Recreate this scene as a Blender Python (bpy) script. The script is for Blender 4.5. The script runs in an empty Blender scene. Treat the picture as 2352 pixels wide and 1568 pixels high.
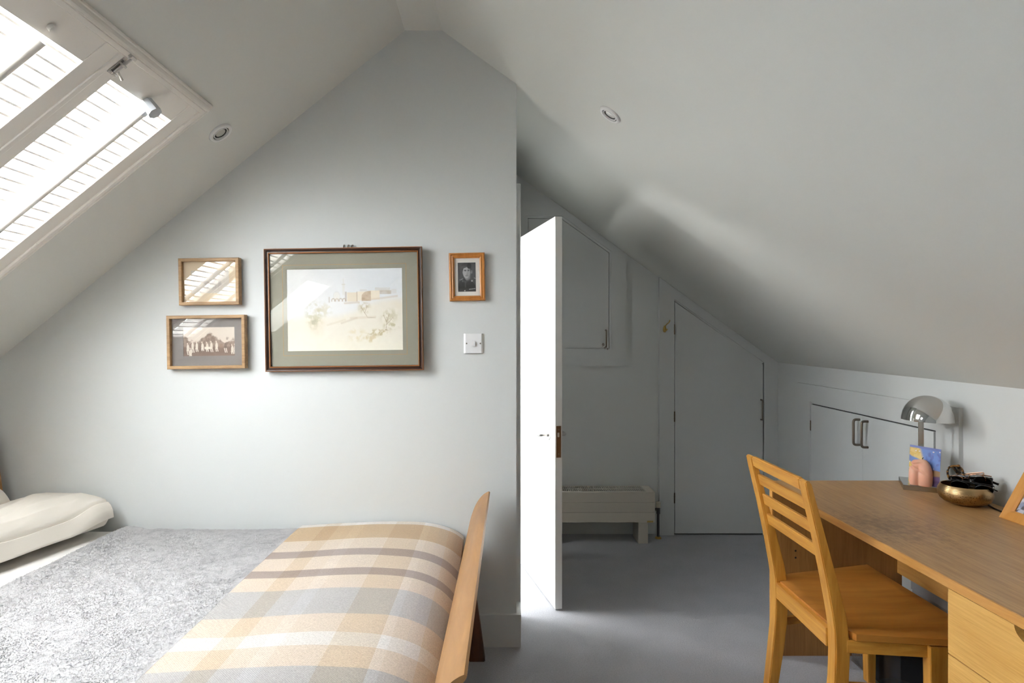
import bpy, bmesh, math, random
import numpy as np
from mathutils import Vector, Matrix, noise

random.seed(7); rng = np.random.default_rng(7)
S = bpy.context.scene
C = S.collection
PI = math.pi
H = 1.34                       # eye height of the photographer
# ------------------------------------------------------------------ camera
cam = bpy.data.cameras.new('camera'); camo = bpy.data.objects.new('camera', cam); C.objects.link(camo)
camo.location = (0, 0, H); camo.rotation_euler = (PI/2, 0, 0)
cam.sensor_width = 36; cam.lens = 1400*36/2352
cam.shift_x = 34/2352; cam.shift_y = -6/2352
cam.clip_start = 0.02
S.camera = camo
# ------------------------------------------------------------------ sky and light
SKY = 28.0
w = bpy.data.worlds.new('overcast_sky'); S.world = w; w.use_nodes = True
bg = w.node_tree.nodes['Background']; bg.inputs[0].default_value = (0.975, 0.99, 1.03, 1); bg.inputs[1].default_value = SKY
def area(name, loc, rot, sx, sy, power, portal=False, col=(1, 1, 1)):
    l = bpy.data.lights.new(name, 'AREA'); l.shape = 'RECTANGLE'; l.size = sx; l.size_y = sy; l.energy = power; l.color = col
    if portal: l.cycles.is_portal = True
    o = bpy.data.objects.new(name, l); C.objects.link(o); o.location = loc; o.rotation_euler = rot
    return o
S.view_settings.view_transform = 'Standard'; S.view_settings.look = 'None'
S.view_settings.gamma = 1; S.view_settings.use_curve_mapping = False
S.view_settings.exposure = 0.36
S.cycles.max_bounces = 14; S.cycles.diffuse_bounces = 8; S.cycles.transparent_max_bounces = 16
S.cycles.sample_clamp_indirect = 10
# left slope frame: s runs down the slope, y into the room's depth, n into the room
SA = math.radians(38.96); cs, sn = math.cos(SA), math.sin(SA)
SL = Matrix(((-cs, 0, sn, -1.03), (0, 1, 0, 0), (-sn, 0, -cs, 2.183), (0, 0, 0, 1)))
WY0, WY1 = 1.216, 2.194         # skylight frame, outer, along the room
WS0, WS1 = 0.0, 1.46            # and down the slope
po = area('skylight_portal', (0, 0, 0), (0, 0, 0), WS1-WS0, WY1-WY0, 1, True)
po.matrix_world = SL @ Matrix.Translation(((WS0+WS1)/2, (WY0+WY1)/2, -0.13))
V0, V1, VA, VS = 0.10, 0.74, 0.60, 1.30    # second rooflight further along the same slope, behind the photographer
po = area('skylight_portal', (0, 0, 0), (0, 0, 0), VS-VA, V1-V0, 1, True)
po.matrix_world = SL @ Matrix.Translation(((VA+VS)/2, (V0+V1)/2, -0.13))
# landing rooflight beyond the doorway: daylight from the left
lw = area('landing_rooflight', (-1.10, 3.42, 2.02), (0, 0, 0), 0.8, 0.8, 58, False, (1, 0.995, 0.985))
lw.rotation_euler = Vector((1.0, -0.06, -0.62)).to_track_quat('-Z', 'Y').to_euler()

# ------------------------------------------------------------------ materials
def new_mat(name):
    m = bpy.data.materials.new(name); m.use_nodes = True
    nt = m.node_tree; b = nt.nodes['Principled BSDF']
    return m, nt, b
def lin(r, g, b):
    f = lambda c: (c/255/12.92) if c/255 <= .04045 else ((c/255+.055)/1.055)**2.4
    return (f(r), f(g), f(b), 1)
def N(nt, t, **k):
    n = nt.nodes.new(t)
    for a, v in k.items(): setattr(n, a, v)
    return n
def coords(nt, scale=(1, 1, 1), rot=(0, 0, 0)):
    tc = N(nt, 'ShaderNodeTexCoord'); mp = N(nt, 'ShaderNodeMapping')
    mp.inputs['Scale'].default_value = scale; mp.inputs['Rotation'].default_value = rot
    nt.links.new(tc.outputs['Object'], mp.inputs[0]); return mp
def plain(name, col, rough=.5, metal=0, bump=0, bscale=60, var=0, spec=.5, sheen=0):
    m, nt, b = new_mat(name)
    b.inputs['Base Color'].default_value = col; b.inputs['Roughness'].default_value = rough
    b.inputs['Metallic'].default_value = metal; b.inputs['Specular IOR Level'].default_value = spec
    if sheen: b.inputs['Sheen Weight'].default_value = sheen
    if bump or var:
        mp = coords(nt); no = N(nt, 'ShaderNodeTexNoise'); no.inputs['Scale'].default_value = bscale; no.inputs['Detail'].default_value = 4
        nt.links.new(mp.outputs[0], no.inputs[0])
        if bump:
            bp = N(nt, 'ShaderNodeBump'); bp.inputs['Strength'].default_value = bump; bp.inputs['Distance'].default_value = .002
            nt.links.new(no.outputs['Fac'], bp.inputs['Height']); nt.links.new(bp.outputs[0], b.inputs['Normal'])
        if var:
            r = N(nt, 'ShaderNodeValToRGB'); c = col
            r.color_ramp.elements[0].position = .3; r.color_ramp.elements[1].position = .7
            r.color_ramp.elements[0].color = (c[0]*(1-var), c[1]*(1-var), c[2]*(1-var), 1)
            r.color_ramp.elements[1].color = (min(1, c[0]*(1+var)), min(1, c[1]*(1+var)), min(1, c[2]*(1+var)), 1)
            nt.links.new(no.outputs['Fac'], r.inputs[0]); nt.links.new(r.outputs[0], b.inputs['Base Color'])
    return m
def wood(name, c1, c2, grain='x', scale=14, rough=.42, stretch=16, blotch=.25, wear=None):
    """long noise streaks along one axis between two wood tones, a broader blotch on top"""
    m, nt, b = new_mat(name); L = nt.links
    sc = {'x': (1, stretch, stretch), 'y': (stretch, 1, stretch), 'z': (stretch, stretch, 1)}[grain]
    mp = coords(nt, sc); n1 = N(nt, 'ShaderNodeTexNoise'); n1.inputs['Scale'].default_value = scale/4; n1.inputs['Detail'].default_value = 8
    n1.inputs['Roughness'].default_value = .65; n1.inputs['Distortion'].default_value = .6
    L.new(mp.outputs[0], n1.inputs[0])
    r = N(nt, 'ShaderNodeValToRGB'); r.color_ramp.elements[0].position = .3; r.color_ramp.elements[1].position = .68
    r.color_ramp.elements[0].color = c1; r.color_ramp.elements[1].color = c2
    L.new(n1.outputs['Fac'], r.inputs[0])
    mp2 = coords(nt, tuple(.25*v if v > 1 else 1 for v in sc)); n2 = N(nt, 'ShaderNodeTexNoise'); n2.inputs['Scale'].default_value = 3; n2.inputs['Detail'].default_value = 3
    L.new(mp2.outputs[0], n2.inputs[0])
    mx = N(nt, 'ShaderNodeMixRGB', blend_type='MULTIPLY'); r2 = N(nt, 'ShaderNodeValToRGB')
    r2.color_ramp.elements[0].position = .35; r2.color_ramp.elements[1].position = .65
    v = 1-blotch; r2.color_ramp.elements[0].color = (v, v*.97, v*.92, 1); r2.color_ramp.elements[1].color = (1, 1, 1, 1)
    L.new(n2.outputs['Fac'], r2.inputs[0]); mx.inputs[0].default_value = 1
    L.new(r.outputs[0], mx.inputs[1]); L.new(r2.outputs[0], mx.inputs[2])
    out = mx.outputs[0]
    if wear:      # scuffed, stained patches on the desk top
        tc = N(nt, 'ShaderNodeTexCoord')
        nn = N(nt, 'ShaderNodeTexNoise'); nn.inputs['Scale'].default_value = 38; nn.inputs['Detail'].default_value = 9; nn.inputs['Roughness'].default_value = .75
        L.new(tc.outputs['Object'], nn.inputs[0])
        ds = N(nt, 'ShaderNodeVectorMath', operation='DISTANCE'); ds.inputs[1].default_value = wear; L.new(tc.outputs['Object'], ds.inputs[0])
        mr = N(nt, 'ShaderNodeMapRange'); mr.inputs[1].default_value = .04; mr.inputs[2].default_value = .30; mr.inputs[3].default_value = .20; mr.inputs[4].default_value = 0
        L.new(ds.outputs['Value'], mr.inputs[0])
        ad = N(nt, 'ShaderNodeMath', operation='ADD'); L.new(nn.outputs['Fac'], ad.inputs[0]); L.new(mr.outputs[0], ad.inputs[1])
        rr = N(nt, 'ShaderNodeValToRGB'); rr.color_ramp.elements[0].position = .60; rr.color_ramp.elements[1].position = .74
        rr.color_ramp.elements[0].color = (1, 1, 1, 1); rr.color_ramp.elements[1].color = (.66, .63, .62, 1)
        L.new(ad.outputs[0], rr.inputs[0])
        m2 = N(nt, 'ShaderNodeMixRGB', blend_type='MULTIPLY'); m2.inputs[0].default_value = 1
        L.new(out, m2.inputs[1]); L.new(rr.outputs[0], m2.inputs[2]); out = m2.outputs[0]
    L.new(out, b.inputs['Base Color']); b.inputs['Roughness'].default_value = rough
    bp = N(nt, 'ShaderNodeBump'); bp.inputs['Strength'].default_value = .15; bp.inputs['Distance'].default_value = .001
    L.new(n1.outputs['Fac'], bp.inputs['Height']); L.new(bp.outputs[0], b.inputs['Normal'])
    return m
def glass_thin(name, tint=(1, 1, 1, 1), ior=1.5, rough=0.0):
    m = bpy.data.materials.new(name); m.use_nodes = True; nt = m.node_tree; nt.nodes.clear()
    o = N(nt, 'ShaderNodeOutputMaterial'); mx = N(nt, 'ShaderNodeMixShader')
    lw_ = N(nt, 'ShaderNodeLayerWeight'); lw_.inputs[0].default_value = .5; r0 = ((ior-1)/(ior+1))**2
    pw = N(nt, 'ShaderNodeMath', operation='POWER'); pw.inputs[1].default_value = 5; f = N(nt, 'ShaderNodeMath', operation='MULTIPLY_ADD'); f.inputs[1].default_value = 1-r0; f.inputs[2].default_value = r0
    nt.links.new(lw_.outputs['Facing'], pw.inputs[0]); nt.links.new(pw.outputs[0], f.inputs[0])
    t = N(nt, 'ShaderNodeBsdfTransparent'); t.inputs[0].default_value = tint; g = N(nt, 'ShaderNodeBsdfGlossy'); g.inputs['Roughness'].default_value = rough
    nt.links.new(f.outputs[0], mx.inputs[0]); nt.links.new(t.outputs[0], mx.inputs[1]); nt.links.new(g.outputs[0], mx.inputs[2]); nt.links.new(mx.outputs[0], o.inputs[0])
    return m
def painted(name, rough=.6):
    m, nt, b = new_mat(name); a = N(nt, 'ShaderNodeAttribute'); a.attribute_name = 'paint'
    nt.links.new(a.outputs['Color'], b.inputs['Base Color']); b.inputs['Roughness'].default_value = rough; return m

M_wall = plain('wall_paint', (.655, .675, .665, 1), .62, bump=.06, bscale=220)
M_ceil = plain('ceiling_paint', (.71, .72, .685, 1), .65, bump=.05, bscale=200)
M_join = plain('joinery_paint', (.635, .655, .65, 1), .45, bump=.04, bscale=120)
M_white = plain('white_door_paint', (.84, .84, .83, 1), .4, bump=.03, bscale=90)
M_shut = plain('shutter_paint', (.86, .83, .78, 1), .38)
M_plast = plain('white_plastic', (.82, .82, .82, 1), .3)
M_dark = plain('dark_gap', (.012, .012, .011, 1), .8)  # near-black, painted for the shade in gaps, slots and holes; also the wick
M_steel = plain('brushed_steel', (.55, .54, .52, 1), .28, 1)
M_bronze = plain('antique_bronze', (.22, .185, .15, 1), .38, 1)
M_brass = plain('brass', (.55, .38, .12, 1), .3, 1)
M_chrome = plain('chrome', (.80, .80, .80, 1), .045, 1)
M_rad = plain('radiator_enamel', (.60, .565, .49, 1), .45)
M_sheet = plain('white_cotton', (.74, .715, .68, 1), .8, bump=.25, bscale=9, sheen=.2)
M_pillow = plain('cream_cotton', (.72, .675, .60, 1), .8, bump=.35, bscale=14, sheen=.2)
M_glass = glass_thin('picture_glass')
M_pane = glass_thin('window_glass', (.97, .98, .98, 1))
M_black = plain('black_plastic', (.012, .012, .013, 1), .25)

# carpet
M_carpet, nt, b = new_mat('grey_carpet')
mp = coords(nt); n1 = N(nt, 'ShaderNodeTexNoise'); n1.inputs['Scale'].default_value = 170; n1.inputs['Detail'].default_value = 5; n1.inputs['Roughness'].default_value = .7
n2 = N(nt, 'ShaderNodeTexNoise'); n2.inputs['Scale'].default_value = 5; n2.inputs['Detail'].default_value = 4
nt.links.new(mp.outputs[0], n1.inputs[0]); nt.links.new(mp.outputs[0], n2.inputs[0])
r = N(nt, 'ShaderNodeValToRGB'); r.color_ramp.elements[0].position = .3; r.color_ramp.elements[1].position = .7
r.color_ramp.elements[0].color = (.33, .34, .37, 1); r.color_ramp.elements[1].color = (.47, .48, .515, 1)
mx = N(nt, 'ShaderNodeMixRGB', blend_type='MULTIPLY'); r2 = N(nt, 'ShaderNodeValToRGB'); r2.color_ramp.elements[0].color = (.82, .82, .83, 1); r2.color_ramp.elements[1].color = (1.1, 1.1, 1.1, 1)
mx.inputs[0].default_value = 1
nt.links.new(n1.outputs['Fac'], r.inputs[0]); nt.links.new(n2.outputs['Fac'], r2.inputs[0]); nt.links.new(r.outputs[0], mx.inputs[1]); nt.links.new(r2.outputs[0], mx.inputs[2]); nt.links.new(mx.outputs[0], b.inputs['Base Color'])
bp = N(nt, 'ShaderNodeBump'); bp.inputs['Strength'].default_value = .8; bp.inputs['Distance'].default_value = .006
nt.links.new(n1.outputs['Fac'], bp.inputs['Height']); nt.links.new(bp.outputs[0], b.inputs['Normal'])
b.inputs['Roughness'].default_value = .95; b.inputs['Specular IOR Level'].default_value = .1; b.inputs['Sheen Weight'].default_value = .3

W_chair = dict(c1=lin(198, 132, 46), c2=lin(226, 168, 76))
W_chair_z = wood('chair_oak_upright', grain='z', rough=.38, blotch=.15, **W_chair)
W_chair_y = wood('chair_oak_cross', grain='y', rough=.38, blotch=.15, **W_chair)
W_chair_x = wood('chair_oak_rail', grain='x', rough=.38, blotch=.15, **W_chair)
W_seat = wood('seat_oak', lin(186, 116, 46), lin(210, 146, 70), 'x', 9, .33, 10, .3)
W_top = wood('desk_top_oak', lin(158, 119, 74), lin(194, 153, 103), 'y', 26, .34, 22, .12, wear=(-.12, .02, .73))
W_edge = wood('desk_edge_oak', lin(196, 136, 66), lin(220, 166, 92), 'y', 16, .4, 14, .12)
W_drawer = wood('drawer_oak', lin(208, 156, 78), lin(230, 184, 106), 'y', 30, .42, 26, .08)
W_panel = wood('desk_panel_oak', lin(140, 98, 52), lin(168, 122, 70), 'z', 20, .45, 20, .12)
W_bed = wood('bed_beech', lin(138, 98, 54), lin(166, 123, 72), 'y', 10, .36, 7, .14)
W_bedleg = wood('bed_leg_wood', lin(74, 38, 20), lin(96, 54, 30), 'z', 12, .4, 10, .2)
W_fr_oak = wood('frame_light_oak', lin(140, 108, 72), lin(184, 150, 106), 'x', 40, .5, 8, .25)
W_fr_pine = wood('frame_pine', lin(168, 104, 44), lin(196, 134, 66), 'z', 16, .35, 12, .15)
W_fr_dark = wood('frame_dark_walnut', lin(44, 26, 18), lin(70, 44, 30), 'x', 20, .32, 10, .2)
M_fr_gilt = plain('frame_gilt_line', lin(156, 100, 52), .35, .2)

# ------------------------------------------------------------------ helpers
def thing(name, label, cat, loc=(0, 0, 0), mat=None, group=None, kind=None):
    o = bpy.data.objects.new(name, None); C.objects.link(o); o.empty_display_size = .1
    o.matrix_world = mat if mat is not None else Matrix.Translation(loc)
    if kind: o['kind'] = kind
    else:
        o['label'] = label; o['category'] = cat
        if group: o['group'] = group
    return o
def tag(o, label, cat, group=None):
    o['label'] = label; o['category'] = cat
    if group: o['group'] = group
    return o
WM = {}
def obj(name, bm, mat, parent=None, local=False, smooth=False, kind=None, label=None, origin=None):
    """link bm as one mesh object; world coordinates unless local"""
    bmesh.ops.recalc_face_normals(bm, faces=bm.faces)
    me = bpy.data.meshes.new(name)
    o = bpy.data.objects.new(name, me); C.objects.link(o)
    if parent is not None:
        o.parent = parent; pm = WM.get(parent.name, parent.matrix_world.copy())
        if not local: bm.transform(pm.inverted())
        WM[o.name] = pm
    elif origin is not None:
        bm.transform(Matrix.Translation(-Vector(origin))); o.location = origin; WM[o.name] = Matrix.Translation(origin)
    if smooth:
        for f in bm.faces: f.smooth = True
    bm.to_mesh(me); bm.free()
    for m in (mat if isinstance(mat, (list, tuple)) else [mat]): me.materials.append(m)
    if smooth == 'auto':
        try: me.set_sharp_from_angle(angle=math.radians(35))
        except Exception: pass
    if kind: o['kind'] = kind
    if label: o['label'] = label
    return o
def struct(name, bm, mat, parent=None, **k):
    return obj(name, bm, mat, parent, kind=None if parent else 'structure', **k)
def box(bm, x0, x1, y0, y1, z0, z1, bev=0, seg=2, mi=0):
    vs = [bm.verts.new((x, y, z)) for x in (x0, x1) for y in (y0, y1) for z in (z0, z1)]
    fs = [bm.faces.new([vs[i] for i in q]) for q in ((0, 1, 3, 2), (4, 6, 7, 5), (0, 4, 5, 1), (2, 3, 7, 6), (0, 2, 6, 4), (1, 5, 7, 3))]
    for f in fs: f.material_index = mi
    if bev:
        es = {e for f in fs for e in f.edges}
        bmesh.ops.bevel(bm, geom=list(es), offset=bev, segments=seg, affect='EDGES', profile=.6)
    return bm
def B(*a, **k): return box(bmesh.new(), *a, **k)
def prism(bm, pts, f0, f1, to3, bev=0, seg=2):
    """polygon pts (2D) extruded between f0 and f1; to3(a,b,c)->xyz"""
    v0 = [bm.verts.new(to3(a, b_, f0)) for a, b_ in pts]; v1 = [bm.verts.new(to3(a, b_, f1)) for a, b_ in pts]
    fs = [bm.faces.new(v0), bm.faces.new(v1[::-1])]
    n = len(pts)
    for i in range(n): fs.append(bm.faces.new((v0[i], v0[(i+1) % n], v1[(i+1) % n], v1[i])))
    if bev:
        bmesh.ops.recalc_face_normals(bm, faces=bm.faces)
        es = {e for f in fs for e in f.edges if e.calc_face_angle(0) > .5}
        bmesh.ops.bevel(bm, geom=list(es), offset=bev, segments=seg, affect='EDGES')
    return bm
XZ = lambda a, b_, c: (a, c, b_)
def tube(bm, pts, r, n=10, closed=False, flat=1.0):
    pts = [Vector(p) for p in pts]; m = len(pts); rings = []
    up = None
    for i, p in enumerate(pts):
        if closed: d = pts[(i+1) % m]-pts[i-1]
        else: d = pts[min(i+1, m-1)]-pts[max(i-1, 0)]
        d.normalize()
        if up is None: up = Vector((0, 0, 1)) if abs(d.z) < .9 else Vector((1, 0, 0))
        a = d.cross(up).normalized(); up = a.cross(d).normalized()
        rr = r[i] if isinstance(r, (list, tuple)) else r
        rings.append([bm.verts.new(p+(a*math.cos(2*PI*k/n)*rr)+(up*math.sin(2*PI*k/n)*rr*flat)) for k in range(n)])
    for i in range(m if closed else m-1):
        A, D = rings[i], rings[(i+1) % m]
        for k in range(n): bm.faces.new((A[k], A[(k+1) % n], D[(k+1) % n], D[k]))
    if not closed: bm.faces.new(rings[0][::-1]); bm.faces.new(rings[-1])
    return bm
def arc_pts(pts, n=6, r=.02):
    """round the corners of a polyline"""
    P = [Vector(p) for p in pts]; out = [P[0]]
    for i in range(1, len(P)-1):
        a = (P[i-1]-P[i]); c = (P[i+1]-P[i]); q = min(r, a.length*.45, c.length*.45)
        s, e = P[i]+a.normalized()*q, P[i]+c.normalized()*q
        for k in range(n+1):
            t = k/n; out.append(s*(1-t)**2+P[i]*2*t*(1-t)+e*t*t)
    return out+[P[-1]]
def lathe(bm, prof, c=(0, 0, 0), n=48, M=None, cap=(False, False)):
    rings = []
    for r, z in prof:
        rings.append([bm.verts.new((c[0]+r*math.cos(2*PI*k/n), c[1]+r*math.sin(2*PI*k/n), c[2]+z)) for k in range(n)])
    for A, D in zip(rings, rings[1:]):
        for k in range(n): bm.faces.new((A[k], A[(k+1) % n], D[(k+1) % n], D[k]))
    if cap[0]: bm.faces.new(rings[0])
    if cap[1]: bm.faces.new(rings[-1])
    if M: bm.transform(M)
    return bm
def sweep_rect(bm, a0, a1, b0, b1, prof, to3, mis=None):
    """mitred frame: prof = [(inset, height)], rectangle a x b"""
    loops = []
    for ins, h in prof:
        loops.append([bm.verts.new(to3(a, b_, h)) for a, b_ in ((a0+ins, b0+ins), (a1-ins, b0+ins), (a1-ins, b1-ins), (a0+ins, b1-ins))])
    for j, (P, Q) in enumerate(zip(loops, loops[1:])):
        for k in range(4):
            f = bm.faces.new((P[k], P[(k+1) % 4], Q[(k+1) % 4], Q[k])); f.material_index = mis[j] if mis else 0
    return bm
def poly_frame(bm, outer, inner, f0, f1, to3, skip=()):
    n = len(outer)
    for i in range(n):
        if i in skip: continue
        j = (i+1) % n
        prism(bm, [outer[i], outer[j], inner[j], inner[i]], f0, f1, to3)
    return bm
def grid(bm, nu, nv, fn):
    V = [[bm.verts.new(fn(i/nu, j/nv)) for j in range(nv+1)] for i in range(nu+1)]
    for i in range(nu):
        for j in range(nv): bm.faces.new((V[i][j], V[i+1][j], V[i+1][j+1], V[i][j+1]))
    return V
def pydata(name, V, F, mat, parent=None, kind=None):
    me = bpy.data.meshes.new(name); me.from_pydata(V, [], F); me.materials.append(mat)
    o = bpy.data.objects.new(name, me); C.objects.link(o)
    if parent: o.parent = parent
    if kind: o['kind'] = kind
    return o
def picture_plane(name, img, x0, x1, z0, z1, y, mat, parent):
    """img: rows x cols x 3 linear colours, painted into vertex colours of a flat grid"""
    h, wd = img.shape[:2]
    xs = np.linspace(x0, x1, wd+1); zs = np.linspace(z1, z0, h+1)
    X, Z = np.meshgrid(xs, zs); V = np.stack([X, np.full_like(X, y), Z], -1).reshape(-1, 3)
    i, j = np.meshgrid(np.arange(h), np.arange(wd), indexing='ij'); a = (i*(wd+1)+j).ravel()
    F = np.stack([a, a+wd+1, a+wd+2, a+1], -1)
    me = bpy.data.meshes.new(name); me.from_pydata(V.tolist(), [], F.tolist())
    at = me.color_attributes.new('paint', 'FLOAT_COLOR', 'CORNER')
    col = np.repeat(np.concatenate([img.reshape(-1, 3), np.ones((h*wd, 1))], 1), 4, axis=0).astype(np.float32)
    at.data.foreach_set('color', col.ravel())
    me.materials.append(mat); o = bpy.data.objects.new(name, me); C.objects.link(o); o.parent = parent
    return o

# ------------------------------------------------------------------ room shell
YB, YF, YR = 2.668, 4.1875, -1.6
XK = lambda y: 1.9173-.0343*(4.1875-y)               # right knee wall
ZR = lambda x, y: 2.4306+.0318*max(y, 0)-.7225*x     # right slope
ZL = lambda x: 2.183+.8086*(x+1.03)                  # left slope
ZT = 2.689
bm = bmesh.new(); box(bm, -2.5, 2.2, YR-.1, YF+.15, -.06, 0); struct('floor', bm, M_carpet)
# back wall (bed stands along it)
bm = bmesh.new(); prism(bm, [(-2.4, 0), (.084, 0), (.084, ZR(.084, YB)+.0), (-.24, ZT), (-.404, ZT), (-2.4, ZL(-2.4))], YB, YB+.1, XZ); struct('wall_back', bm, M_wall)
# return wall with the doorway
bm = bmesh.new(); box(bm, -.016, .084, YB+.1, 2.95, 0, 2.6); box(bm, -.016, .084, 3.80, YF, 0, 2.6); box(bm, -.016, .084, 2.95, 3.80, 1.965, 2.6)
struct('wall_return', bm, M_wall)
# far wall of the recess
bm = bmesh.new(); prism(bm, [(-.1, 0), (2.1, 0), (2.1, 1.2), (-.1, 2.75)], YF, YF+.1, XZ); struct('wall_far', bm, M_wall)
# knee walls, rear wall
bm = bmesh.new(); prism(bm, [(XK(YR), YR), (XK(YF), YF), (XK(YF)+.1, YF), (XK(YR)+.1, YR)], 0, 1.3, lambda a, b_, c: (a, b_, c)); struct('wall_right', bm, M_wall)
struct('wall_left', B(-2.40, -2.27, YR, YB, 0, 1.3), M_wall)
bm = bmesh.new(); prism(bm, [(-2.4, 0), (2.0, 0), (2.0, 1.2), (-.3, 2.75), (-.45, 2.75), (-2.4, 1.1)], YR-.1, YR, XZ); struct('wall_rear', bm, M_wall)
# right slope
bm = bmesh.new(); P = lambda x, y: bm.verts.new((x, y, ZR(x, y)))
ys = [YF+.1, YB, 0, YR-.1]
for y1, y0 in zip(ys, ys[1:]):
    xr = lambda y: (2.4306+.0318*max(y, 0)-ZT)/.7225
    q = [bm.verts.new((xr(y1), y1, ZT)), bm.verts.new((xr(y0), y0, ZT)), P(2.15, y0), P(2.15, y1)]; bm.faces.new(q)
bmesh.ops.remove_doubles(bm, verts=bm.verts, dist=1e-5); struct('ceiling', bm, M_ceil)
bm = bmesh.new(); V = [bm.verts.new(p) for p in ((-.44, YF+.1, ZT), (-.44, YR-.1, ZT), (xr(YR)+.03, YR-.1, ZT), (xr(0)+.03, 0, ZT), (xr(YB)+.03, YB, ZT), (xr(YF+.1)+.03, YF+.1, ZT))]; bm.faces.new(V); struct('ceiling_ridge', bm, M_ceil)
# left slope with the skylight opening, in slope coordinates
top_s = -(-.404+1.03)/cs-.03
o_s0, o_s1, o_y0, o_y1 = .044, WS1-.044, WY0+.042, WY1-.042
bm = bmesh.new()
def q(s0, s1, y0, y1): bm.faces.new([bm.verts.new(SL @ Vector((a, b_, 0))) for a, b_ in ((s0, y0), (s1, y0), (s1, y1), (s0, y1))])
hs0, hs1, hy0, hy1 = VA+.044, VS-.044, V0+.042, V1-.042
YM = (o_y0+hy1)/2
q(top_s, o_s0, YR-.1, YB+.05); q(o_s1, 1.75, YM, YB+.05); q(o_s0, o_s1, o_y1, YB+.05); q(o_s0, o_s1, YM, o_y0)
q(o_s0, hs0, YR-.1, YM); q(hs1, 1.75, YR-.1, YM); q(hs0, hs1, hy1, YM); q(hs0, hs1, YR-.1, hy0)
for (s0_, s1_, y0_, y1_) in ((o_s0, o_s1, o_y0, o_y1), (hs0, hs1, hy0, hy1)):
    for (a, b_, c, d) in ((s0_, y0_, s1_, y0_), (s1_, y0_, s1_, y1_), (s1_, y1_, s0_, y1_), (s0_, y1_, s0_, y0_)):
        bm.faces.new([bm.verts.new(SL @ Vector(p)) for p in ((a, b_, 0), (c, d, 0), (c, d, -.14), (a, b_, -.14))])
struct('ceiling_slope', bm, M_ceil)
# the landing behind the doorway
bm = bmesh.new(); box(bm, -1.5, -1.4, YB+.1, YF, 0, 2.6); struct('wall_landing_left', bm, M_white)
bm = bmesh.new(); box(bm, -1.5, -.016, YF, YF+.1, 0, 2.6); struct('wall_landing_far', bm, M_white)
bm = bmesh.new(); box(bm, -1.5, .084, YB+.1, YF+.1, 2.6, 2.65); struct('ceiling_landing', bm, M_white)
# trim: skirting round the corner, architrave
bm = bmesh.new(); box(bm, -2.27, .104, YB-.02, YB, 0, .142, .003); struct('baseboard_back', bm, M_join)
bm = bmesh.new(); box(bm, .084, .105, YB-.001, 2.79, 0, .141, .003); struct('baseboard_return', bm, M_join)
bm = bmesh.new(); box(bm, .084, .1075, 2.785, 2.90, 0, 2.05, .004)
box(bm, .084, .1075, 2.901, 3.829, 2.0, 2.05, .004); box(bm, .084, .1075, 3.83, 3.93, 0, 2.05, .004)
struct('trim_1', bm, M_join)
bm = bmesh.new(); box(bm, -.02, .09, 2.93, 2.955, 0, 1.97); box(bm, -.02, .09, 3.80, 3.82, 0, 1.97); box(bm, -.02, .09, 2.93, 3.82, 1.955, 1.975); struct('trim_2', bm, M_white)

# ------------------------------------------------------------------ skylight
ST = lambda a, b_, c: (a, b_, c)
win = thing('window_1', None, None, mat=SL, kind='structure')
bm = bmesh.new()
sweep_rect(bm, WS0, WS1, WY0, WY1, [(0, 0), (0, .010), (.003, .014), (.007, .014), (.010, .019), (.015, .024), (.020, .026), (.022, .026), (.024, .021), (.027, .021), (.029, .0245), (.042, .0245), (.0435, .023), (.0435, -.10)], ST)
obj('window_frame', bm, M_shut, win, local=True)
bm = bmesh.new(); box(bm, o_s0, o_s1, o_y0, o_y1, -.125, -.119); obj('window_pane', bm, M_pane, win, local=True)
bm = bmesh.new()
box(bm, .62, .65, o_y0, o_y1, -.128, -.105)
obj('glazing_bar', bm, M_shut, win, local=True)
win2 = thing('window_2', None, None, mat=SL, kind='structure')
bm = bmesh.new(); sweep_rect(bm, VA, VS, V0, V1, [(0, 0), (0, .010), (.010, .019), (.022, .026), (.027, .021), (.042, .0245), (.0435, .023), (.0435, -.10)], ST); obj('window_frame', bm, M_shut, win2, local=True)
bm = bmesh.new(); box(bm, hs0, hs1, hy0, hy1, -.125, -.119); obj('window_pane', bm, M_pane, win2, local=True)
pan_w = (WY1-WY0-.087)/2
slat_me = None
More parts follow.
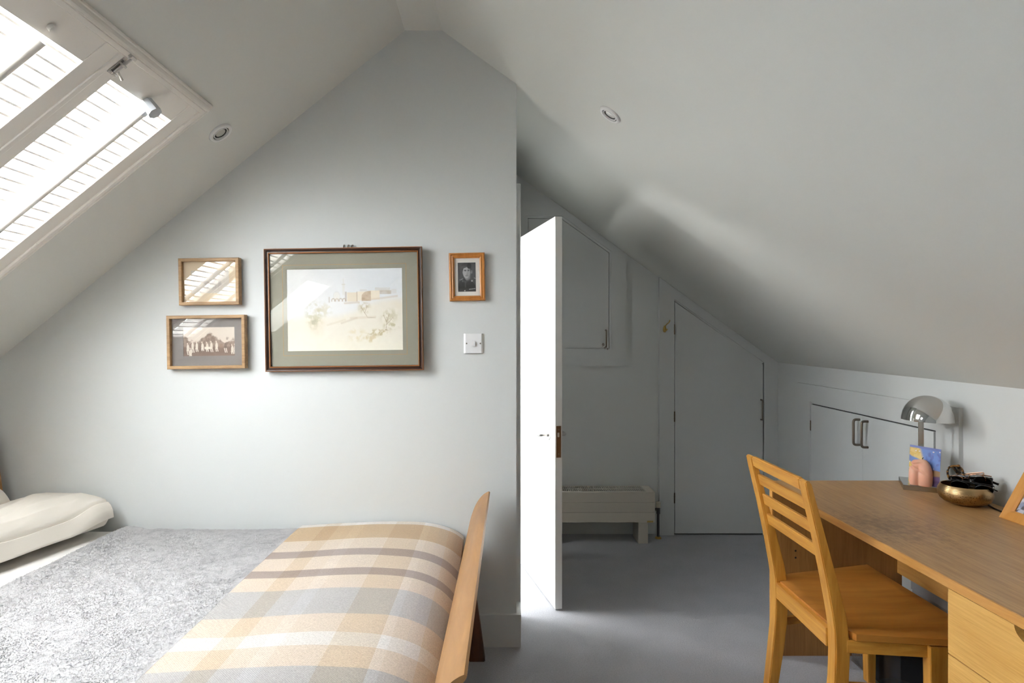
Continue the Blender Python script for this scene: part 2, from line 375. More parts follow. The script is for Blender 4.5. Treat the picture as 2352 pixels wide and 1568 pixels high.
for k in range(2):
    y1 = WY1-.0435-k*pan_w-.001; y0 = y1-pan_w+.002
    lab = ['white louvred shutter leaf with a grey knob on its rod, nearest the gable wall', 'white louvred shutter leaf without a knob, further from the gable wall'][k]
    t = thing('louvred_shutter', lab, 'shutter', mat=SL, group='louvred shutter leaves on the skylight')
    s0, s1 = WS0+.0455, WS1-.0455
    stw = .058
    for (ya, yb) in ((y0, y0+stw), (y1-stw, y1)):
        bm = bmesh.new(); box(bm, s0, s1, ya, yb, -.010, .018, .0025)
        obj('stile', bm, M_shut, t, local=True)
    bm = bmesh.new(); box(bm, s0, s0+.084, y0+stw, y1-stw, -.008, .016, .0015); obj('rail', bm, M_shut, t, local=True)
    bm = bmesh.new(); box(bm, s1-.09, s1, y0+stw, y1-stw, -.008, .016, .0015); obj('rail', bm, M_shut, t, local=True)
    if k in (0, 2):   # cover bead on the meeting stiles
        bm = bmesh.new(); box(bm, s0, s1, y0-.006, y0+.012, .018, .024, .002); obj('bead', bm, M_shut, t, local=True)
    # slats
    ys0, ys1 = y0+stw-.004, y1-stw+.004
    a_, b_ = s0+.084, s1-.09
    n = int((b_-a_)/.0382); pitch = (b_-a_)/n
    tilt = math.radians(29)
    first = None
    for i in range(n):
        sc_ = a_+pitch*(i+.5)
        if first is None:
            bm = bmesh.new(); pr = []
            pr = [(-.009, -.003), (-.0085, -.0032), (.0085, -.0032), (.009, -.003), (.009, .003), (.0085, .0032), (-.0085, .0032), (-.009, .003)]
            # chord lies along the line of sight that looks out through the louvre
            d = (math.sin(tilt), -math.cos(tilt)); e = (math.cos(tilt), math.sin(tilt))
            prism(bm, [(d[0]*p[0]+e[0]*p[1], d[1]*p[0]+e[1]*p[1]) for p in pr], 0, ys1-ys0, lambda a, c, f: (a, f, c))
            first = obj('slat', bm, M_shut, t, local=True, smooth='auto'); o = first
        else:
            o = first.copy(); C.objects.link(o); o.parent = t
        o.location = (sc_, ys0, .003)
    yc = (y0+y1)/2+.008
    bm = bmesh.new(); tube(bm, [(a_+.008, yc, .036), (b_-.02, yc, .036)], .0125, 14)
    rod = obj('tilt_rod', bm, M_shut, t, local=True, smooth='auto')
    if k == 0:
        M_knob = plain('grey_knob_plastic', (.50, .52, .54, 1), .55)
        bm = bmesh.new(); tube(bm, [(a_-.008, yc, .036), (a_+.03, yc, .036)], .0145, 8)
        lathe_b = bmesh.new()
        tube(bm, [(a_-.006, yc, .018), (a_-.006, yc, .064)], [.021, .0225], 8)
        kn = obj('rod_knob', bm, M_knob, rod, local=True, label='grey octagonal plastic knob'); 
    if k == 1:
        bm = bmesh.new(); tube(bm, [(s0+.055, yc+.01, .016), (s0+.055, yc+.01, .028)], .011, 12); obj('catch', bm, M_shut, t, local=True)
    # hinges on outer edge
    if k in (0, 1):
        ye = y1 if k == 0 else y0
        for sp in (.115, .78):
            bm = bmesh.new(); tube(bm, [(sp, ye+.001, .022), (sp+.075, ye+.001, .022)], .0042, 8)
            box(bm, sp+.075, sp+.0765, ye-.0045, ye+.0055, .017, .0265); box(bm, sp+.024, sp+.0255, ye-.0045, ye+.0055, .017, .0265)
            obj('hinge', bm, M_shut, t, local=True)
# chrome bolt across frame and meeting stile
yb = WY1-.0435-pan_w+.028-.03+.032
bt = thing('shutter_bolt', 'small chrome barrel bolt locking the shutter leaves to the skylight frame', 'bolt', mat=SL @ Matrix.Translation((.06, yb, .02)))
bm = bmesh.new(); box(bm, -.003, .052, -.011, .011, -.001, .003, .001); obj('back_plate', bm, M_steel, bt, local=True)
bm = bmesh.new(); tube(bm, [(-.030, 0, .008), (.046, 0, .008)], .0052, 12); obj('bolt_rod', bm, M_steel, bt, local=True, smooth='auto')
bm = bmesh.new(); box(bm, -.032, -.022, -.012, .012, .003, .014, .002); obj('keeper', bm, M_steel, bt, local=True)
bm = bmesh.new()
for s_ in (.004, .040): box(bm, s_, s_+.007, -.010, .010, .001, .0145, .002)
obj('bolt_guide', bm, M_steel, bt, local=True)
bm = bmesh.new(); tube(bm, [(.028, 0, .008), (.036, .012, .016), (.042, .026, .020)], [.003, .003, .0042], 8); obj('bolt_knob', bm, M_steel, bt, local=True, smooth='auto')

# ------------------------------------------------------------------ recessed spotlights
M_lens = plain('lamp_lens', (.50, .50, .47, 1), .2)
def spot(c, n, R, label):
    z = Vector(n).normalized(); c = Vector(c)+z*.0115; x = Vector((0, 1, 0)).cross(z).normalized(); y = z.cross(x)
    Mx = Matrix(((x.x, y.x, z.x, c[0]), (x.y, y.y, z.y, c[1]), (x.z, y.z, z.z, c[2]), (0, 0, 0, 1)))
    t = thing('ceiling_spotlight', label, 'light', mat=Mx, group='recessed ceiling spotlights')
    bm = bmesh.new(); lathe(bm, [(R, -.0115), (R*.99, -.0085), (R*.96, -.006), (R*.86, -.0035), (R*.76, -.003), (R*.70, -.0045), (R*.69, -.0095)], n=56); obj('bezel', bm, M_plast, t, local=True, smooth='auto')
    bm = bmesh.new(); lathe(bm, [(R*.69, -.0082), (R*.60, -.0085)], n=48); obj('gap_ring', bm, M_dark, t, local=True, smooth='auto')
    bm = bmesh.new(); lathe(bm, [(R*.63, -.0085), (R*.61, -.0045), (R*.57, -.0045), (R*.55, -.0075), (R*.54, -.011)], n=48); obj('inner_ring', bm, M_plast, t, local=True, smooth='auto')
    bm = bmesh.new(); lathe(bm, [(R*.55, -.0105), (R*.50, -.0085), (R*.46, -.0105), (R*.42, -.0095)], n=48); obj('retaining_clip', bm, M_dark, t, local=True, smooth='auto')
    bm = bmesh.new(); lathe(bm, [(R*.44, -.0100), (R*.3, -.009), (R*.1, -.0085)], n=40, cap=(False, True)); obj('lamp', bm, M_lens, t, local=True, smooth='auto')
nL = (sn, 0, -cs); nR = (-.7225, .0318, -1)
spot((-1.079, 2.375, 2.1432), nL, .049, 'round white recessed spotlight on the left slope beside the skylight')
spot((.43, 2.318, 2.1932), nR, .047, 'round white recessed spotlight alone on the right slope')

# ------------------------------------------------------------------ open door
dh = Vector((.100, 3.79, 0)); df = Vector((.286, 3.006, 0)); u = (df-dh).normalized(); nn_ = Vector((u.y, -u.x, 0))  # n: towards the landing light
if nn_.x > 0: nn_ = -nn_
L_ = (df-dh).length
# local: x along leaf from hinge, y away from the bright face, z up
DM = Matrix(((u.x, -nn_.x, 0, dh.x), (u.y, -nn_.y, 0, dh.y), (0, 0, 1, 0), (0, 0, 0, 1)))
dr = thing('door_1', None, None, mat=DM, kind='structure')
obj('door_leaf', B(0, L_, 0, .036, .006, 1.944, .0015), M_white, dr, local=True)
hx, hz_ = L_-.10, .852
def lever(side):
    y = 0 if side < 0 else .036; s = side
    bm = bmesh.new(); tube(bm, [(hx, y, hz_), (hx, y+s*.007, hz_)], .0265, 32)
    ro = obj('handle_rose', bm, M_steel, dr, local=True, smooth='auto')
    bm = bmesh.new(); tube(bm, arc_pts([(hx, y+s*.005, hz_), (hx, y+s*.055, hz_-.001), (hx-.115, y+s*.056, hz_+.004)], 8, .03), .0088, 14)
    obj('handle_lever', bm, M_steel, dr, local=True, smooth='auto')
lever(-1); lever(1)
bm = bmesh.new(); box(bm, L_-.0005, L_+.0018, .006, .030, hz_-.098, hz_+.058, .0006); obj('latch_plate', bm, plain('latch_bronze', (.16, .085, .04, 1), .45, .7), dr, local=True)
bm = bmesh.new(); box(bm, L_+.001, L_+.009, .011, .020, hz_+.004, hz_+.026, .002); obj('latch_bolt', bm, M_steel, dr, local=True)
for zz in (hz_+.040, hz_-.080):
    bm = bmesh.new(); tube(bm, [(L_+.001, .018, zz), (L_+.0024, .018, zz)], .0035, 10); obj('screw', bm, M_bronze, dr, local=True)

# ------------------------------------------------------------------ built-in cupboards on the far wall
def bow_handle(bm, p0, p1, out, r=.005):
    p0, p1, out = Vector(p0), Vector(p1), Vector(out)
    tube(bm, arc_pts([p0, p0+out, p1+out, p1], 6, .016), r, 10); return bm
t = thing('wall_cupboard', 'grey painted cupboard set high in the far wall under the slope', 'cupboard', (.5, YF, 1.72))
zs = lambda x: 2.5638-.7225*x
bm = bmesh.new(); poly_frame(bm, [(.09, 1.155), (.8824, 1.155), (.8824, zs(.8824)-.004), (.374, 2.29), (.09, 2.29)],
    [(.1944, 1.259), (.7807, 1.259), (.7807, 1.938), (.4427, 2.18), (.1944, 2.18)], YF-.022, YF, XZ)
obj('frame', bm, M_join, t)
inn = lambda g: [(.1944+g, 1.259+g), (.7807-g, 1.259+g), (.7807-g, 1.938-g*.6), (.4427-g*.5, 2.18-g), (.1944+g, 2.18-g)]
bm = bmesh.new(); poly_frame(bm, inn(0), inn(.014), YF-.014, YF, XZ); obj('rebate', bm, M_join, t)
bm = bmesh.new(); prism(bm, inn(.0175), YF-.016, YF-.004, XZ); d = obj('door', bm, M_join, t)
bm = bmesh.new(); bow_handle(bm, (.742, YF-.016, 1.40), (.742, YF-.016, 1.285), (0, -.028, 0)); obj('handle', bm, M_bronze, d, smooth='auto')
M_chip = plain('chipped_primer', (.34, .31, .29, 1), .8, var=.4, bscale=60)
bm = bmesh.new()
for (cx, cz, r_) in ((.725, 1.30, .011), (.737, 1.279, .008), (.755, 1.272, .006)):
    n_ = 12; prism(bm, [(cx+r_*(.7+.5*random.random())*math.cos(2*PI*k/n_), cz+r_*(.7+.9*random.random())*math.sin(2*PI*k/n_)) for k in range(n_)], YF-.0166, YF-.0155, XZ)
obj('chipped_patch', bm, M_chip, d, label='chipped paint below the handle')

t = thing('wardrobe', 'tall grey fitted wardrobe with slanted door beside the radiator', 'wardrobe', (1.51, YF, 0))
bm = bmesh.new(); poly_frame(bm, [(1.1067, 0), (1.9165, 0), (1.9165, zs(1.9165)-.003), (1.1067, zs(1.1067)-.003)],
    [(1.2084, 0), (1.8215, 0), (1.8215, 1.1785), (1.2084, 1.612)], YF-.03, YF, XZ, skip=(0,))
obj('frame', bm, M_join, t)
inn = lambda g: [(1.2084+g, .0), (1.8215-g, .0), (1.8215-g, 1.1785-g*.5), (1.2084+g, 1.612-g*1.6)]
bm = bmesh.new(); poly_frame(bm, inn(0), inn(.012), YF-.022, YF, XZ, skip=(0, 1, 3)); obj('rebate', bm, M_join, t)
bm = bmesh.new(); prism(bm, inn(0), YF-.004, YF-.001, XZ); obj('gap_shade', bm, M_dark, t)  # thin black sheet painting the shade in the gap round the door
bm = bmesh.new(); g = .0045; prism(bm, [(1.2084+g, .012), (1.8215-g-.004, .012), (1.8215-g-.004, 1.165), (1.805, 1.176), (1.2084+g, 1.592)], YF-.027, YF-.006, XZ); d = obj('door', bm, M_join, t)
bm = bmesh.new(); bow_handle(bm, (1.800, YF-.027, .925), (1.800, YF-.027, .79), (0, -.028, 0)); obj('handle', bm, M_bronze, d, smooth='auto')
for zz in (1.405, .81, .255):
    bm = bmesh.new(); tube(bm, [(1.2095, YF-.031, zz-.035), (1.2095, YF-.031, zz+.035)], .0045, 8)
    for q_ in (-.012, .012): tube(bm, [(1.2095, YF-.031, zz+q_-.001), (1.2095, YF-.031, zz+q_+.001)], .0058, 8)
    obj('hinge', bm, M_bronze, d)
# brass coat hook on the wardrobe frame
cx, cz = (1527-1142)/1400*(YF-.03), H-(752-778)/1400*(YF-.03)
t = thing('coat_hook', 'small brass coat hook screwed to the wardrobe frame', 'hook', (cx, YF-.03, cz))
bm = bmesh.new(); tube(bm, [(cx-.002, YF-.031, cz-.030), (cx-.002, YF-.036, cz-.016), (cx-.002, YF-.036, cz), (cx-.001, YF-.034, cz+.012)], [.008, .0125, .010, .006], 12); obj('plate', bm, M_brass, t, smooth='auto')
bm = bmesh.new(); tube(bm, arc_pts([(cx-.001, YF-.035, cz+.004), (cx+.004, YF-.055, cz+.02), (cx+.018, YF-.075, cz+.035), (cx+.022, YF-.075, cz+.050)], 4, .02), .0035, 8); obj('upper_prong', bm, M_brass, t, smooth='auto')
bm = bmesh.new(); tube(bm, arc_pts([(cx-.001, YF-.035, cz-.012), (cx+.004, YF-.055, cz-.022), (cx+.008, YF-.062, cz-.010)], 4, .012), .0035, 8); obj('lower_prong', bm, M_brass, t, smooth='auto')

# ------------------------------------------------------------------ low convector radiator
t = thing('radiator', 'low cream convector radiator on feet along the far wall', 'radiator', (.67, 4.07, 0))
rx0, rx1, ry0, ry1, rz0, rz1 = .30, 1.032, 3.985, 4.165, .139, .338
obj('casing', B(rx0+.002, rx1-.002, ry0+.006, ry1, rz0+.004, rz1-.012), M_rad, t)
hh = (rz1-rz0)/3
for k in range(3): obj('front_panel', B(rx0, rx1, ry0, ry0+.008, rz0+k*hh+.0008, rz0+(k+1)*hh-.0008, .0012), M_rad, t)
bm = bmesh.new()
sx1 = rx1-.055
box(bm, rx0, rx1, ry0+.008, ry0+.030, rz1-.012, rz1); box(bm, rx0, rx1, ry1-.022, ry1, rz1-.012, rz1); box(bm, sx1, rx1, ry0+.03, ry1-.022, rz1-.012, rz1); box(bm, rx0, rx0+.055, ry0+.03, ry1-.022, rz1-.012, rz1)
obj('top_cover', bm, M_rad, t)
obj('slot_shade', B(rx0+.055, sx1, ry0+.03, ry1-.022, rz1-.0125, rz1-.0112), M_dark, t)  # black plate painting the shade between the grille bars
bm = bmesh.new(); x = rx0+.055
while x < sx1: box(bm, x, x+.0048, ry0+.03, ry1-.022, rz1-.010, rz1-.0005); x += .0128
ym = (ry0+.03+ry1-.022)/2; box(bm, rx0+.055, sx1, ym-.008, ym+.008, rz1-.010, rz1-.0002)
obj('grille_bars', bm, M_rad, t, kind='stuff')
for xx in (.36, .924): obj('leg', B(xx, xx+.064, 3.990, 4.15, 0, rz0+.004, .002), M_rad, t)
obj('sticker', B(rx1-.052, rx1-.012, ry0-.0008, ry0+.001, rz0+.001, rz0+.013), plain('yellowed_tape', lin(176, 150, 82), .6), t, label='yellowed strip of tape')
vx = 1.083; vy = 4.10
bm = bmesh.new(); tube(bm, [(vx, vy, 0), (vx, vy, .19)], .0085, 12); tube(bm, [(vx, vy, .165), (vx, vy, .205)], .013, 6); tube(bm, [(vx, vy, .195), (rx1-.002, vy, .195)], .009, 10); tube(bm, [(1.045, vy, .195), (1.058, vy, .195)], .0135, 6)
obj('valve_pipe', bm, plain('dull_pipe', (.10, .10, .11, 1), .4, .8), t, smooth='auto')
bm = bmesh.new(); lathe(bm, [(.0165, 0), (.0175, .004), (.0165, .034), (.013, .038), (.006, .038), (.006, .032)], (vx, vy, .208), 14, cap=(True, True)); obj('valve_cap', bm, plain('ivory_plastic', (.62, .58, .47, 1), .4), t, smooth='auto')
bm = bmesh.new(); lathe(bm, [(.022, 0), (.021, .006), (.012, .012), (.0095, .012)], (vx, vy, 0), 20); obj('pipe_collar', bm, M_brass, t, smooth='auto')

# ------------------------------------------------------------------ eaves cupboard in the right knee wall
e1 = Vector((-.0343, -1, 0)).normalized(); e2 = Vector((-e1.y, e1.x, 0))
KM = Matrix(((e1.x, e2.x, 0, XK(YF)), (e1.y, e2.y, 0, YF), (0, 0, 1, 0), (0, 0, 0, 1)))
U = lambda y: (YF-y)*1.0006
t = thing('eaves_cupboard', 'low grey double-door cupboard in the knee wall behind the desk', 'cupboard', mat=KM)
ua, ub, um, ui, uj = U(3.844), U(2.43), U(3.112), U(3.673), U(2.565)
bm = bmesh.new(); poly_frame(bm, [(ua, .03), (ub, .03), (ub, 1.065), (ua, 1.065)], [(ui, .13), (uj, .13), (uj, .962), (ui, .962)], -.016, 0, XZ); obj('frame', bm, M_join, t, local=True)
bm = bmesh.new(); poly_frame(bm, [(ui, .13), (uj, .13), (uj, .962), (ui, .962)], [(ui+.012, .142), (uj-.012, .142), (uj-.012, .952), (ui+.012, .952)], -.008, 0, XZ); obj('rebate', bm, M_join, t, local=True)
obj('gap_shade', B(ui, uj, -.004, -.001, .13, .962), M_dark, t, local=True)  # black sheet on the wall, paints the shade in the door gaps
for (a, b_, hy, hs) in ((ui+.015, um-.001, U(3.137), ui+.012), (um+.001, uj-.015, U(3.063), uj-.012)):
    d = obj('door', B(a, b_, -.015, -.003, .145, .947, .001), M_join, t, local=True)
    bm = bmesh.new(); bow_handle(bm, (hy, -.015, .925), (hy, -.015, .795), (0, -.032, 0), .0062); obj('handle', bm, M_bronze, d, local=True, smooth='auto')
    for zz in (.82, .28):
        bm = bmesh.new(); tube(bm, [(hs, -.017, zz-.03), (hs, -.017, zz+.03)], .0042, 8)
        for q_ in (-.01, .01): tube(bm, [(hs, -.017, zz+q_-.001), (hs, -.017, zz+q_+.001)], .0054, 8)
        obj('hinge', bm, M_bronze, d, local=True)

# ------------------------------------------------------------------ pictures on the back wall
def lerp(a, b_, t): return a*(1-t)+b_*t
def L3(r, g, b_): return np.array(lin(r, g, b_)[:3])
def fbm(h, w_, sc, oct=4, seed=0):
    out = np.zeros((h, w_)); r_ = np.random.default_rng(seed)
    for o in range(oct):
        gh, gw = max(2, int(sc*2**o))+2, max(2, int(sc*2**o*w_/h))+2
        g = r_.random((gh, gw)); yy = np.linspace(0, gh-2.001, h); xx = np.linspace(0, gw-2.001, w_)
        y0 = yy.astype(int); x0 = xx.astype(int); fy = (yy-y0)[:, None]; fx = (xx-x0)[None]
        fy = fy*fy*(3-2*fy); fx = fx*fx*(3-2*fx)
        v = g[y0][:, x0]*(1-fy)*(1-fx)+g[y0+1][:, x0]*fy*(1-fx)+g[y0][:, x0+1]*(1-fy)*fx+g[y0+1][:, x0+1]*fy*fx
        out += v*.5**o
    return out/(2-.5**(oct-1))
def blend(img, mask, col): 
    m = np.clip(mask, 0, 1)[..., None]; img[:] = img*(1-m)+np.array(col)*m
def sstep(a, b_, x):
    t = np.clip((x-a)/(b_-a), 0, 1); return t*t*(3-2*t)
def watercolour():
    h, w_ = 210, 296; Y, X = np.mgrid[0:h, 0:w_]; x = X/w_; y = Y/h
    n1, n2, n3 = fbm(h, w_, 3, 5, 1), fbm(h, w_, 8, 5, 2), fbm(h, w_, 30, 3, 3)
    img = np.zeros((h, w_, 3)); sky = lerp(L3(238, 238, 236)[None, None], L3(230, 233, 235)[None, None], sstep(.2, 1, x+.3*n1)[..., None]*(1-sstep(.25, .45, y))[..., None])
    img[:] = sky
    hill = .60-.20*sstep(.2, .9, x)-.03*np.sin(x*9)           # hill crest
    hm = sstep(-.05, .06, y-hill+.03*(n2-.5)); blend(img, hm*.85, L3(240, 233, 216)); 
    blend(img, hm*sstep(.5, .75, n1)*.35, L3(228, 214, 188)); blend(img, sstep(.7, 1, y)*.7, L3(246, 242, 224))
    R = lambda x0, x1, y0, y1, s=.004: sstep(x0-s, x0+s, x)*(1-sstep(x1-s, x1+s, x))*sstep(y0-s, y0+s, y)*(1-sstep(y1-s, y1+s, y))
    blend(img, R(.52, .61, .29, .40)*.9, L3(232, 220, 198)); blend(img, R(.61, .72, .28, .39)*.9, L3(238, 228, 208)); blend(img, R(.72, .80, .27, .38)*.9, L3(240, 228, 206))
    cv = .275+.06*np.clip((.70-x)/.06, 0, 1)**2                    # rounded tower in shade
    blend(img, R(.645, .725, .25, .395)*sstep(-.006, .006, y-cv)*(.45+.55*n3), L3(178, 150, 116))
    blend(img, R(.80, .90, .27, .315)*(.35+.5*n3), L3(180, 160, 130)); blend(img, R(.76, .89, .235, .275)*(.2+.5*n3), L3(206, 198, 182)); blend(img, R(.90, .945, .255, .31)*.3, L3(210, 200, 184))
    blend(img, R(.63, .69, .255, .275)*.35, L3(200, 192, 176))
    for xx in (.505, .513, .605): blend(img, R(xx-.003, xx+.003, .28, .40, .003)*.55, L3(150, 116, 80))
    blend(img, R(.362, .370, .34, .41, .004)*.5, L3(170, 144, 112))
    for xx in (.40, .432, .465, .494):
        rr = np.hypot((x-xx)/.013, (y-.385)/.022); blend(img, (np.abs(rr-1) < .35)*(y < .40)*.5, L3(176, 152, 118))
    dome = np.hypot((x-.43)/.028, (y-.33)/.05); blend(img, (1-sstep(.8, 1, dome))*.35, L3(236, 230, 214)); blend(img, (1-sstep(0, .25, np.abs(dome-1)))*.14, L3(180, 168, 140))
    blend(img, R(.480, .500, .19, .32)*.35, L3(224, 218, 200)); blend(img, R(.474, .506, .185, .197)*.4, L3(200, 190, 166)); blend(img, R(.486, .494, .12, .185)*.35, L3(214, 206, 186))
    def tree(cx, cy, rx, ry, col, st, sd):
        n = fbm(h, w_, 26, 3, sd); d_ = np.hypot((x-cx)/rx, (y-cy)/ry); blend(img, (1-sstep(.3, 1.05, d_))*sstep(.38, .68, n)*st, col)
    tree(.235, .56, .10, .22, L3(186, 180, 140), .55, 11); tree(.30, .50, .12, .12, L3(206, 196, 160), .5, 12); tree(.23, .66, .05, .08, L3(180, 176, 150), .55, 13)
    tree(.665, .47, .07, .10, L3(196, 184, 148), .75, 14); tree(.88, .58, .10, .12, L3(200, 192, 156), .65, 15)
    tree(.78, .78, .13, .06, L3(188, 170, 112), .8, 16); tree(.90, .70, .10, .06, L3(186, 176, 124), .7, 17); tree(.72, .85, .10, .07, L3(206, 184, 124), .6, 18); tree(.60, .80, .10, .12, L3(222, 206, 160), .5, 19); tree(.86, .74, .05, .03, L3(166, 146, 90), .6, 20)
    def stroke(x0, y0, x1, y1, col, wd=.0035, st=.6):
        t = np.clip(((x-x0)*(x1-x0)+(y-y0)*(y1-y0))/((x1-x0)**2+(y1-y0)**2), 0, 1); d_ = np.hypot(x-x0-t*(x1-x0), (y-y0-t*(y1-y0))*.7); blend(img, (1-sstep(wd*.4, wd, d_))*st, col)
    br = L3(160, 136, 92)
    stroke(.69, .585, .665, .53, br); stroke(.665, .53, .64, .47, br); stroke(.67, .54, .69, .46, br); stroke(.85, .75, .86, .64, br); stroke(.86, .66, .83, .57, br); stroke(.86, .64, .88, .56, br); stroke(.86, .68, .91, .60, br)
    stroke(.47, .66, .60, .60, L3(200, 184, 158), .012, .35); stroke(.55, .60, .76, .59, L3(214, 196, 170), .014, .35); stroke(.35, .68, .5, .62, L3(214, 200, 172), .012, .3); stroke(.69, .595, .76, .60, L3(150, 130, 94), .004, .4)
    stroke(.72, .38, .95, .34, L3(206, 186, 160), .012, .4); stroke(.5, .42, .62, .41, L3(196, 172, 140), .012, .4)
    img *= (1-.05*(n3-.5))[..., None]
    return img
def group_photo():
    h, w_ = 76, 136; Y, X = np.mgrid[0:h, 0:w_]; x = X/w_; y = Y/h; n = fbm(h, w_, 4, 5, 31); n2 = fbm(h, w_, 14, 3, 32)
    img = np.zeros((h, w_, 3)); img[:] = L3(220, 208, 194)
    tl = .18+.32*np.abs(np.sin(x*5.2+.5))*(.3+n)
    blend(img, sstep(-.02, .06, y-tl+.12*(n2-.5))*.9, L3(150, 128, 112)); blend(img, sstep(.45, .6, n2)*sstep(-.02, .06, y-tl)*.5, L3(112, 92, 80))
    blend(img, sstep(.62, .72, y)*.8, L3(122, 100, 88)); blend(img, sstep(.86, .98, y)*.6, L3(140, 118, 104))
    r_ = np.random.default_rng(5)
    for cx, top, ln in ((.08, .56, .34), (.17, .50, .30), (.25, .51, .24), (.36, .52, .16), (.45, .53, .2), (.53, .50, .26), (.63, .50, .24), (.80, .52, .28), (.93, .62, .2), (.985, .6, .22), (.13, .72, .2)):
        blend(img, (1-sstep(.7, 1, np.hypot((x-cx)/.013, (y-top)/.035))), L3(222, 206, 190))
        body = (1-sstep(.8, 1.1, np.hypot((x-cx-.01)/.026, (y-top-.14)/.12))); blend(img, body*(.5 if cx == .80 else .9), L3(228, 218, 204) if cx not in (.80,) else L3(80, 66, 60))
        for s in (-.012, .02): 
            lx = cx+s+(y-top-.2)*.12; blend(img, (1-sstep(.006, .012, np.abs(x-lx)))*(y > top+.2)*(y < top+.2+ln*.55)*.9, L3(226, 216, 202))
    blend(img, sstep(.40, .41, x)*(1-sstep(.52, .53, x))*sstep(.66, .68, y)*(1-sstep(.74, .76, y))*.9, L3(236, 228, 214))
    blend(img, sstep(.69, .70, x)*(1-sstep(.755, .765, x))*sstep(.56, .58, y)*(1-sstep(.70, .72, y))*.7, L3(150, 124, 104))
    return img
def sketch():
    h, w_ = 60, 96; n = fbm(h, w_, 8, 4, 41); img = np.zeros((h, w_, 3)); img[:] = L3(216, 208, 196); Y, X = np.mgrid[0:h, 0:w_]; x = X/w_; y = Y/h
    blend(img, sstep(.4, .7, n)*.3, L3(196, 188, 180)); blend(img, (1-sstep(.6, 1, np.hypot((x-.55)/.3, (y-.6)/.25)))*sstep(.4, .6, n)*.6, L3(170, 164, 160)); return img
def portrait():
    h, w_ = 144, 88; Y, X = np.mgrid[0:h, 0:w_]; x = X/w_; y = Y/h; n = fbm(h, w_, 12, 4, 51)
    g = lambda v: L3(v, v, v); img = np.zeros((h, w_, 3)); img[:] = g(84); blend(img, sstep(.3, 1, y)*.3, g(70)); blend(img, n*.25, g(100))
    E = lambda cx, cy, rx, ry, s=.12: 1-sstep(1-s, 1+s, np.hypot((x-cx)/rx, (y-cy)/ry))
    body = E(.45, 1.02, .56, .47, .05); blend(img, body, g(50)); blend(img, body*sstep(.5, .7, n)*.5, g(62))
    blend(img, E(.52, .50, .14, .11), g(150)); blend(img, E(.30, .33, .05, .06), g(130)); blend(img, E(.755, .32, .05, .065), g(140))
    blend(img, E(.50, .24, .25, .15), g(56))
    blend(img, E(.48, .33, .205, .21, .06), g(192)); blend(img, E(.62, .36, .10, .2, .4)*.45, g(140))
    blend(img, E(.41, .265, .07, .016, .4), g(70)); blend(img, E(.585, .26, .07, .016, .4), g(80)); blend(img, E(.41, .29, .045, .012, .5)*.8, g(80)); blend(img, E(.585, .285, .045, .012, .5)*.8, g(86))
    blend(img, E(.515, .345, .03, .06, .5)*.5, g(150)); blend(img, E(.505, .40, .045, .012, .5)*.7, g(110)); blend(img, E(.49, .445, .085, .013, .5)*.8, g(96)); blend(img, E(.48, .475, .06, .012, .6)*.5, g(150))
    cap = E(.47, .15, .30, .13, .08)*(1-sstep(-.01, .02, y-(.22-.22*(x-.2)))); blend(img, cap, g(70)); blend(img, E(.33, .17, .17, .06)*.5*cap, g(104)); blend(img, E(.63, .12, .12, .10)*(1-sstep(.2, .24, y)), g(40))
    for s in (-1, 1):  # collar and tie
        t = np.clip((x-.42)*s, 0, 1); blend(img, (1-sstep(.03, .045, np.abs(y-.585-.0*t-.35*(.22-t))))*(t < .22)*(t > .0)*.55, g(92))
    blend(img, (1-sstep(.03, .045, np.abs(x-.41)))*sstep(.60, .63, y)*(1-sstep(.84, .86, y))*.7, g(92))
    for cx, cy in ((.12, .585), (.19, .57), (.25, .555), (.90, .53), (.95, .545)): blend(img, E(cx, cy, .018, .012, .4), g(214))
    blend(img, E(.77, .625, .05, .03, .3)*.9, g(196)); blend(img, E(.26, .63, .03, .03, .3)*.5, g(140)); blend(img, E(.37, .955, .035, .018, .3), g(210))
    yy = y-.91+.06*(x-.6); blend(img, (np.abs(yy) < .012)*(x > .60)*(x < .95)*.8, g(190))
    return img
M_print = painted('printed_paper', .7)
def picture(name, label, px, d0, tilt, roll, fr, prof, mis, mats, glass_in, cat='picture'):
    """px: x0,x1,z0,z1 outer size on the wall; local axes x right, z up, -y into the room"""
    x0, x1, z0, z1 = px; cx, cz = (x0+x1)/2, (z0+z1)/2; w_, h_ = x1-x0, z1-z0
    Mx = Matrix.Translation((cx, YB-d0, cz)) @ Matrix.Rotation(tl(-1.1), 4, 'Z') @ Matrix.Rotation(roll, 4, 'Y') @ Matrix.Rotation(tilt, 4, 'X')
    t = thing(name, label, cat, mat=Mx)
    bm = bmesh.new(); sweep_rect(bm, -w_/2, w_/2, -h_/2, h_/2, prof, lambda a, b_, c: (a, -c, b_), mis); obj('frame', bm, fr, t, local=True)
    return t, w_, h_
def glass(t, w_, h_, ins, y):
    obj('glass', B(-w_/2+ins, w_/2-ins, y, y+.0015, -h_/2+ins, h_/2-ins), M_glass, t, local=True)
def mount(t, w_, h_, ins, y, mat, hole=None, name='mount'):
    bm = bmesh.new()
    if hole: poly_frame(bm, [(-w_/2+ins, -h_/2+ins), (w_/2-ins, -h_/2+ins), (w_/2-ins, h_/2-ins), (-w_/2+ins, h_/2-ins)], [(hole[0], hole[2]), (hole[1], hole[2]), (hole[1], hole[3]), (hole[0], hole[3])], y, y+.002, lambda a, b_, c: (a, c, b_))
    else: box(bm, -w_/2+ins, w_/2-ins, y, y+.002, -h_/2+ins, h_/2-ins)
    return obj(name, bm, mat, t, local=True)
def back(t, w_, h_): obj('backing', B(-w_/2+.004, w_/2-.004, -.0015, .0005, -h_/2+.004, h_/2-.004), plain('backing_board', (.25, .2, .15, 1), .8), t, local=True)
